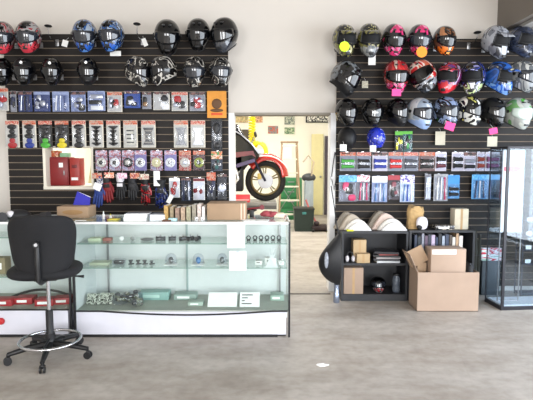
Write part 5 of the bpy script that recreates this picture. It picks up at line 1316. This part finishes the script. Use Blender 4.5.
r = empty('tool_tray', ((p.x + q.x) / 2, 7.42, LD), 'bright red tool tray lying on the lift table under the motorcycle', 'tray')
MB().cbox((0, 0, .055), (.26, .14, .11), bev=.008).build('tray_body', mat('bright_red_tray', '#d03038', .4), r); MB().box(-.12, .12, -.073, -.0705, .03, .05).build('stripe', mat('pale_pink', '#e8a0a0', .5), r)
# stepladder
def ladder():
    p = gnd(290, 228.5); r = empty('stepladder', (p.x, p.y, 0), 'pale wooden stepladder with white steps standing in the back room', 'ladder')
    H = 1.82; LM_ = mat('pale_wood_rail', '#93795c', .6, var=.1); hw0, hw1 = .235, .16
    for s_ in (-1, 1):
        MB().tube([(s_ * hw0, 0, 0), (s_ * hw1, .45, H)], .022, n=6).build('front_rail', LM_, r); MB().tube([(s_ * hw0 * .95, 1.0, 0), (s_ * hw1 * .95, .52, H - .04)], .018, n=6).build('rear_rail', mat('rear_rail', '#9c8c70', .6), r)
    for k in range(6):
        t = (k + 1) * .29 / H; w_ = hw0 + (hw1 - hw0) * t; y = .45 * t
        MB().cbox((0, y + .02, t * H), (w_ * 2 - .02, .10, .028)).build('step', mat('white_step', '#dcd8c8', .5), r)
    MB().cbox((0, .47, H), (hw1 * 2 + .06, .14, .035), bev=.004).build('top_cap', LM_, r)
    MB().tube([(-hw0 * .8, .9, .3), (hw0 * .8, .75, .9)], .01, n=6).tube([(hw0 * .8, .9, .3), (-hw0 * .8, .75, .9)], .01, n=6).build('rear_brace', M_STEEL, r)
ladder()
p, q = at(280, 178, 11.9), at(302, 178, 11.9)
r = empty('green_cabinet', ((p.x + q.x) / 2, 11.9, 0), 'green metal drawer cabinet standing behind the stepladder', 'cabinet')
w_ = q.x - p.x; h_ = p.z; GRC = mat('green_enamel', '#2c7848', .5, var=.1)
MB().box(-w_ / 2, w_ / 2, 0, .4, 0, h_, bev=.006).build('body', GRC, r)
for k in range(4):
    z = h_ * (.06 + .235 * k); d_ = MB().box(-w_ / 2 + .02, w_ / 2 - .02, -.015, 0, z, z + h_ * .2, bev=.003).build('drawer', GRC, r); MB().box(-.08, .08, -.03, -.015, z + h_ * .13, z + h_ * .155).build('handle', M_STEEL, d_)
# white roll / sheet on the ladder's upper half
p, q = at(283.5, 146, 11.2), at(296, 160, 11.2)
single(MB().box(-(q.x - p.x) / 2, (q.x - p.x) / 2, -.004, .004, 0, p.z - q.z), 'wall_notice', M_PAPER, ((p.x + q.x) / 2, 12.98, at(290, 159, 12.98).z), 'white paper sheet on the far wall behind the ladder top', 'paper')
# dark tote, bits on the floor right of ladder
p = gnd(304, 231.5)
r = empty('storage_tote', (p.x, p.y, 0), 'dark green storage tote on the back room floor beside the ladder', 'tote')
sc_ = p.y / F; w_ = 20 * sc_; h_ = 22 * sc_
TD = mat('dark_green_tote', '#20302c', .5)
MB().add([(-w_ / 2 * .9, 0, 0), (w_ / 2 * .9, 0, 0), (w_ / 2 * .9, .4, 0), (-w_ / 2 * .9, .4, 0), (-w_ / 2, -.03, h_), (w_ / 2, -.03, h_), (w_ / 2, .43, h_), (-w_ / 2, .43, h_)], [(0, 1, 2, 3), (4, 7, 6, 5), (0, 4, 5, 1), (1, 5, 6, 2), (2, 6, 7, 3), (3, 7, 4, 0)]).build('tub', TD, r)
MB().box(-w_ / 2 - .01, w_ / 2 + .01, -.04, .44, h_, h_ + .03, bev=.005).build('lid', mat('black_lid', '#15191a', .4), r)
MB().cbox((0, -.045, h_ * .85), (.08, .02, .05), bev=.004).build('latch', mat('teal_latch', '#3c8080', .5), r)
r = empty('shop_vacuum', (at(309, 200, 11.2).x, 11.2, 0), 'pale grey blue upright vacuum standing beside the ladder', 'vacuum')
hz = at(309, 180, 11.2).z
MB().box(-.10, .10, 0, .2, 0, hz, bev=.03).build('body', mat('pale_blue_grey', '#a0acb4', .5), r); MB().ell((.0, .1, hz + .05), (.16, .14, .1)).build('head', mat('charcoal_head', '#3a3f44', .5), r)
MB().tube([(.05, 0, hz + .1), (.1, -.05, hz + .4), (-.02, -.02, hz + .55), (-.14, 0, hz + .4)], .018, n=8).build('hose', mat('beige_hose', '#b8a890', .6), r)
p = gnd(320, 232)
r = empty('floor_jack', (p.x, p.y, 0), 'low dark floor jack with red handle on the back room floor', 'jack')
MB().box(-.16, .16, 0, .35, .03, .12, bev=.02).ell((-.06, .1, .16), (.06, .06, .05)).build('chassis', mat('jack_dark', '#2a1c20', .5), r)
for s_ in (-1, 1): MB().tube([(s_ * .14 - .02, -.01, .03), (s_ * .14 + .02, -.01, .03)], .035, n=12).build('wheel', M_BLACK, r)
MB().tube([(-.05, .15, .14), (-.20, .3, .45), (-.26, .35, .62)], [.02, .016, .02], n=8).build('handle', mat('faded_red', '#b86060', .5), r)
MB().box(.17, .36, .05, .3, 0, .13, bev=.01).build('side_case', mat('slate_case', '#38424c', .5), r)
# posters and wall things
PY = 12.975
def poster(x0, y0_, x1, y1_, cols, label, seed, frame=None):
    p, q = at(x0, y0_, PY), at(x1, y1_, PY); w_ = q.x - p.x; h_ = p.z - q.z
    r = empty('wall_poster', ((p.x + q.x) / 2, PY, q.z), label, 'poster')
    MB().box(-w_ / 2, w_ / 2, -.006, .02, 0, h_).build('print', graphic('poster_print', cols, 9, seed, rough=.6, coat=0), r)
    if frame:
        t = .03; MB().box(-w_ / 2 - t, w_ / 2 + t, -.015, .02, -t, 0).box(-w_ / 2 - t, w_ / 2 + t, -.015, .02, h_, h_ + t).box(-w_ / 2 - t, -w_ / 2, -.015, .02, 0, h_).box(w_ / 2, w_ / 2 + t, -.015, .02, 0, h_).build('frame', frame, r)
poster(235, 114, 248, 122.5, ['#c08860', '#a8a070', '#d8c090', '#905040'], 'brown and green poster high on the far wall at the left', 100)
poster(255, 114, 262.5, 122.5, ['#c87850', '#e0b890', '#8a5040'], 'small orange photo poster right of the yellow hose', 101)
poster(268, 126, 278, 133.5, ['#c06048', '#8a8c8c', '#707474'], 'red and grey picture below and right of the orange poster', 102)
poster(284.5, 116, 294.5, 124.5, ['#e0e0c8', '#606c68', '#c8ccb8', '#48584c'], 'black and white checkered picture above the ladder', 103)
poster(284.5, 127.5, 294.5, 134, ['#5c8c60', '#c8d0b0', '#48684c', '#90b080'], 'green toned picture just above the ladder top', 104)
poster(307, 114.5, 331, 121.5, ['#e8e8e0', '#404044', '#f0f0e8', '#282828'], 'wide black framed notice board near the top right of the far wall', 105, M_BLACK)
# dark cabinet on the wall behind the bike screen
p, q = at(225, 129.5, 12.6), at(249, 150, 12.6)
r = empty('wall_cabinet', ((p.x + q.x) / 2, 12.6, q.z), 'dark wall cabinet high behind the motorcycle screen', 'cabinet')
MB().box(-(q.x - p.x) / 2, (q.x - p.x) / 2, 0, .39, 0, p.z - q.z, bev=.01).build('body', mat('umber_cabinet', '#3c3428', .6), r); MB().box(-.28, -.01, -.015, 0, .02, p.z - q.z - .02).build('door', mat('umber_door', '#443a2c', .6), r); MB().box(.01, .28, -.015, 0, .02, p.z - q.z - .02).build('door', mat('umber_door', '#443a2c', .6), r)
# yellow coiled hose
Yh = 9.5; YEL = mat('yellow_hose', '#e8d818', .4)
tp = at(251, 108, Yh); bt = at(251, 148, Yh); c0 = Vector((tp.x, Yh, bt.z - .25))
pts = []; n = 150
for i in range(n + 1):
    t = i / n; pts.append(Vector((.055 * math.cos(t * 2 * PI * 15) + .02, .055 * math.sin(t * 2 * PI * 15), (tp.z - c0.z) + (bt.z - tp.z) * t)))
r = empty('coiled_air_hose', c0, 'bright yellow coiled air hose hanging above the motorcycle', 'hose')
pts = [Vector((.02, 0, 3.3 - c0.z))] + pts
MB().tube(pts, .017, n=6).build('coil', YEL, r)
e0 = pts[-1]; pts = []
for k in range(4):
    for i in range(16):
        t = 2 * PI * i / 16 - PI / 2; rr = .16 + .015 * k
        pts.append(Vector((.13 + rr * .85 * math.cos(t + PI), .03 * k - .05, .17 + rr * math.sin(t + PI))))
MB().tube([e0] + pts, .022, n=6).build('hanging_loops', YEL, r)
# floor debris
p = gnd(322, 365)
m = MB(); rn = random.Random(2)
pts = [(.05 * math.cos(t * PI / 5) * rn.uniform(.6, 1.1), .03 * math.sin(t * PI / 5) * rn.uniform(.6, 1.1)) for t in range(10)]
m.add([(x, y, 0) for x, y in pts] + [(x * .9, y * .9, .004) for x, y in pts], [tuple(range(10)), tuple(range(10, 20))] + [(i, (i + 1) % 10, 10 + (i + 1) % 10, 10 + i) for i in range(10)])
single(m, 'paper_scrap', M_PAPER, p, 'small torn white scrap on the concrete floor in the foreground', 'scrap')

# ------------------------------------------------------------------ lights
for i, (x, y) in enumerate([(-2.2, 7.2), (-.2, 7.2), (-.2, 10.6), (1.2, 9.2), (-2.4, 10.6)]):
    r = empty('ceiling_light', (x, y, 3.3), ['fluorescent ceiling light in the back room, left over the pass-through', 'fluorescent ceiling light over the motorcycle', 'fluorescent ceiling light over the ladder', 'fluorescent ceiling light at the right of the back room', 'fluorescent ceiling light at the far left of the back room'][i], 'light', 'back room ceiling lights')
    MB().box(-.6, .6, -.1, .1, -.06, 0).build('housing', M_WHITE, r)
    L = bpy.data.lights.new('tube_light', 'AREA'); L.shape = 'RECTANGLE'; L.size = 1.15; L.size_y = .18; L.energy = 62; L.color = (1, .98, .93)
    o = bpy.data.objects.new('tube_light', L); COL.objects.link(o); o.location = (x, y, 3.22)
# daylight through shop front and right windows
def winlight(loc, rot, sx, sy, e, c):
    L = bpy.data.lights.new('daylight', 'AREA'); L.shape = 'RECTANGLE'; L.size = sx; L.size_y = sy; L.energy = e; L.color = c
    o = bpy.data.objects.new('window_daylight', L); COL.objects.link(o); o.location = loc; o.rotation_euler = rot
for xa, xb in FW: winlight(((xa + xb) / 2, YF - .2, (FZ0 + FZ1) / 2), (PI / 2, 0, 0), xb - xa, FZ1 - FZ0, 150 * (xb - xa), (.97, .98, 1))
winlight((XR + .15, 1.1, 1.5), (0, PI / 2, 0), 2.4, 7.4, 420, (.84, .91, 1))
W_ = bpy.data.worlds.new('sky'); SC.world = W_; W_.use_nodes = True
bg = W_.node_tree.nodes['Background']
sky = W_.node_tree.nodes.new('ShaderNodeTexSky'); sky.sky_type = 'NISHITA'; sky.sun_disc = False; sky.sun_elevation = math.radians(50); sky.air_density = 1.0
W_.node_tree.links.new(sky.outputs['Color'], bg.inputs['Color']); bg.inputs['Strength'].default_value = .2

# ------------------------------------------------------------------ camera
cam = bpy.data.cameras.new('camera'); cam.sensor_width = 36; cam.lens = 36 * F / 533; cam.clip_end = 100
co = bpy.data.objects.new('camera', cam); COL.objects.link(co); co.location = (0, 0, CAMZ); co.rotation_euler = (PI / 2 - TH, 0, 0)
SC.camera = co
SC.view_settings.view_transform = 'Standard'; SC.view_settings.look = 'None'; SC.view_settings.gamma = 1; SC.view_settings.exposure = .18
try: SC.view_settings.use_curve_mapping = False
except Exception: pass
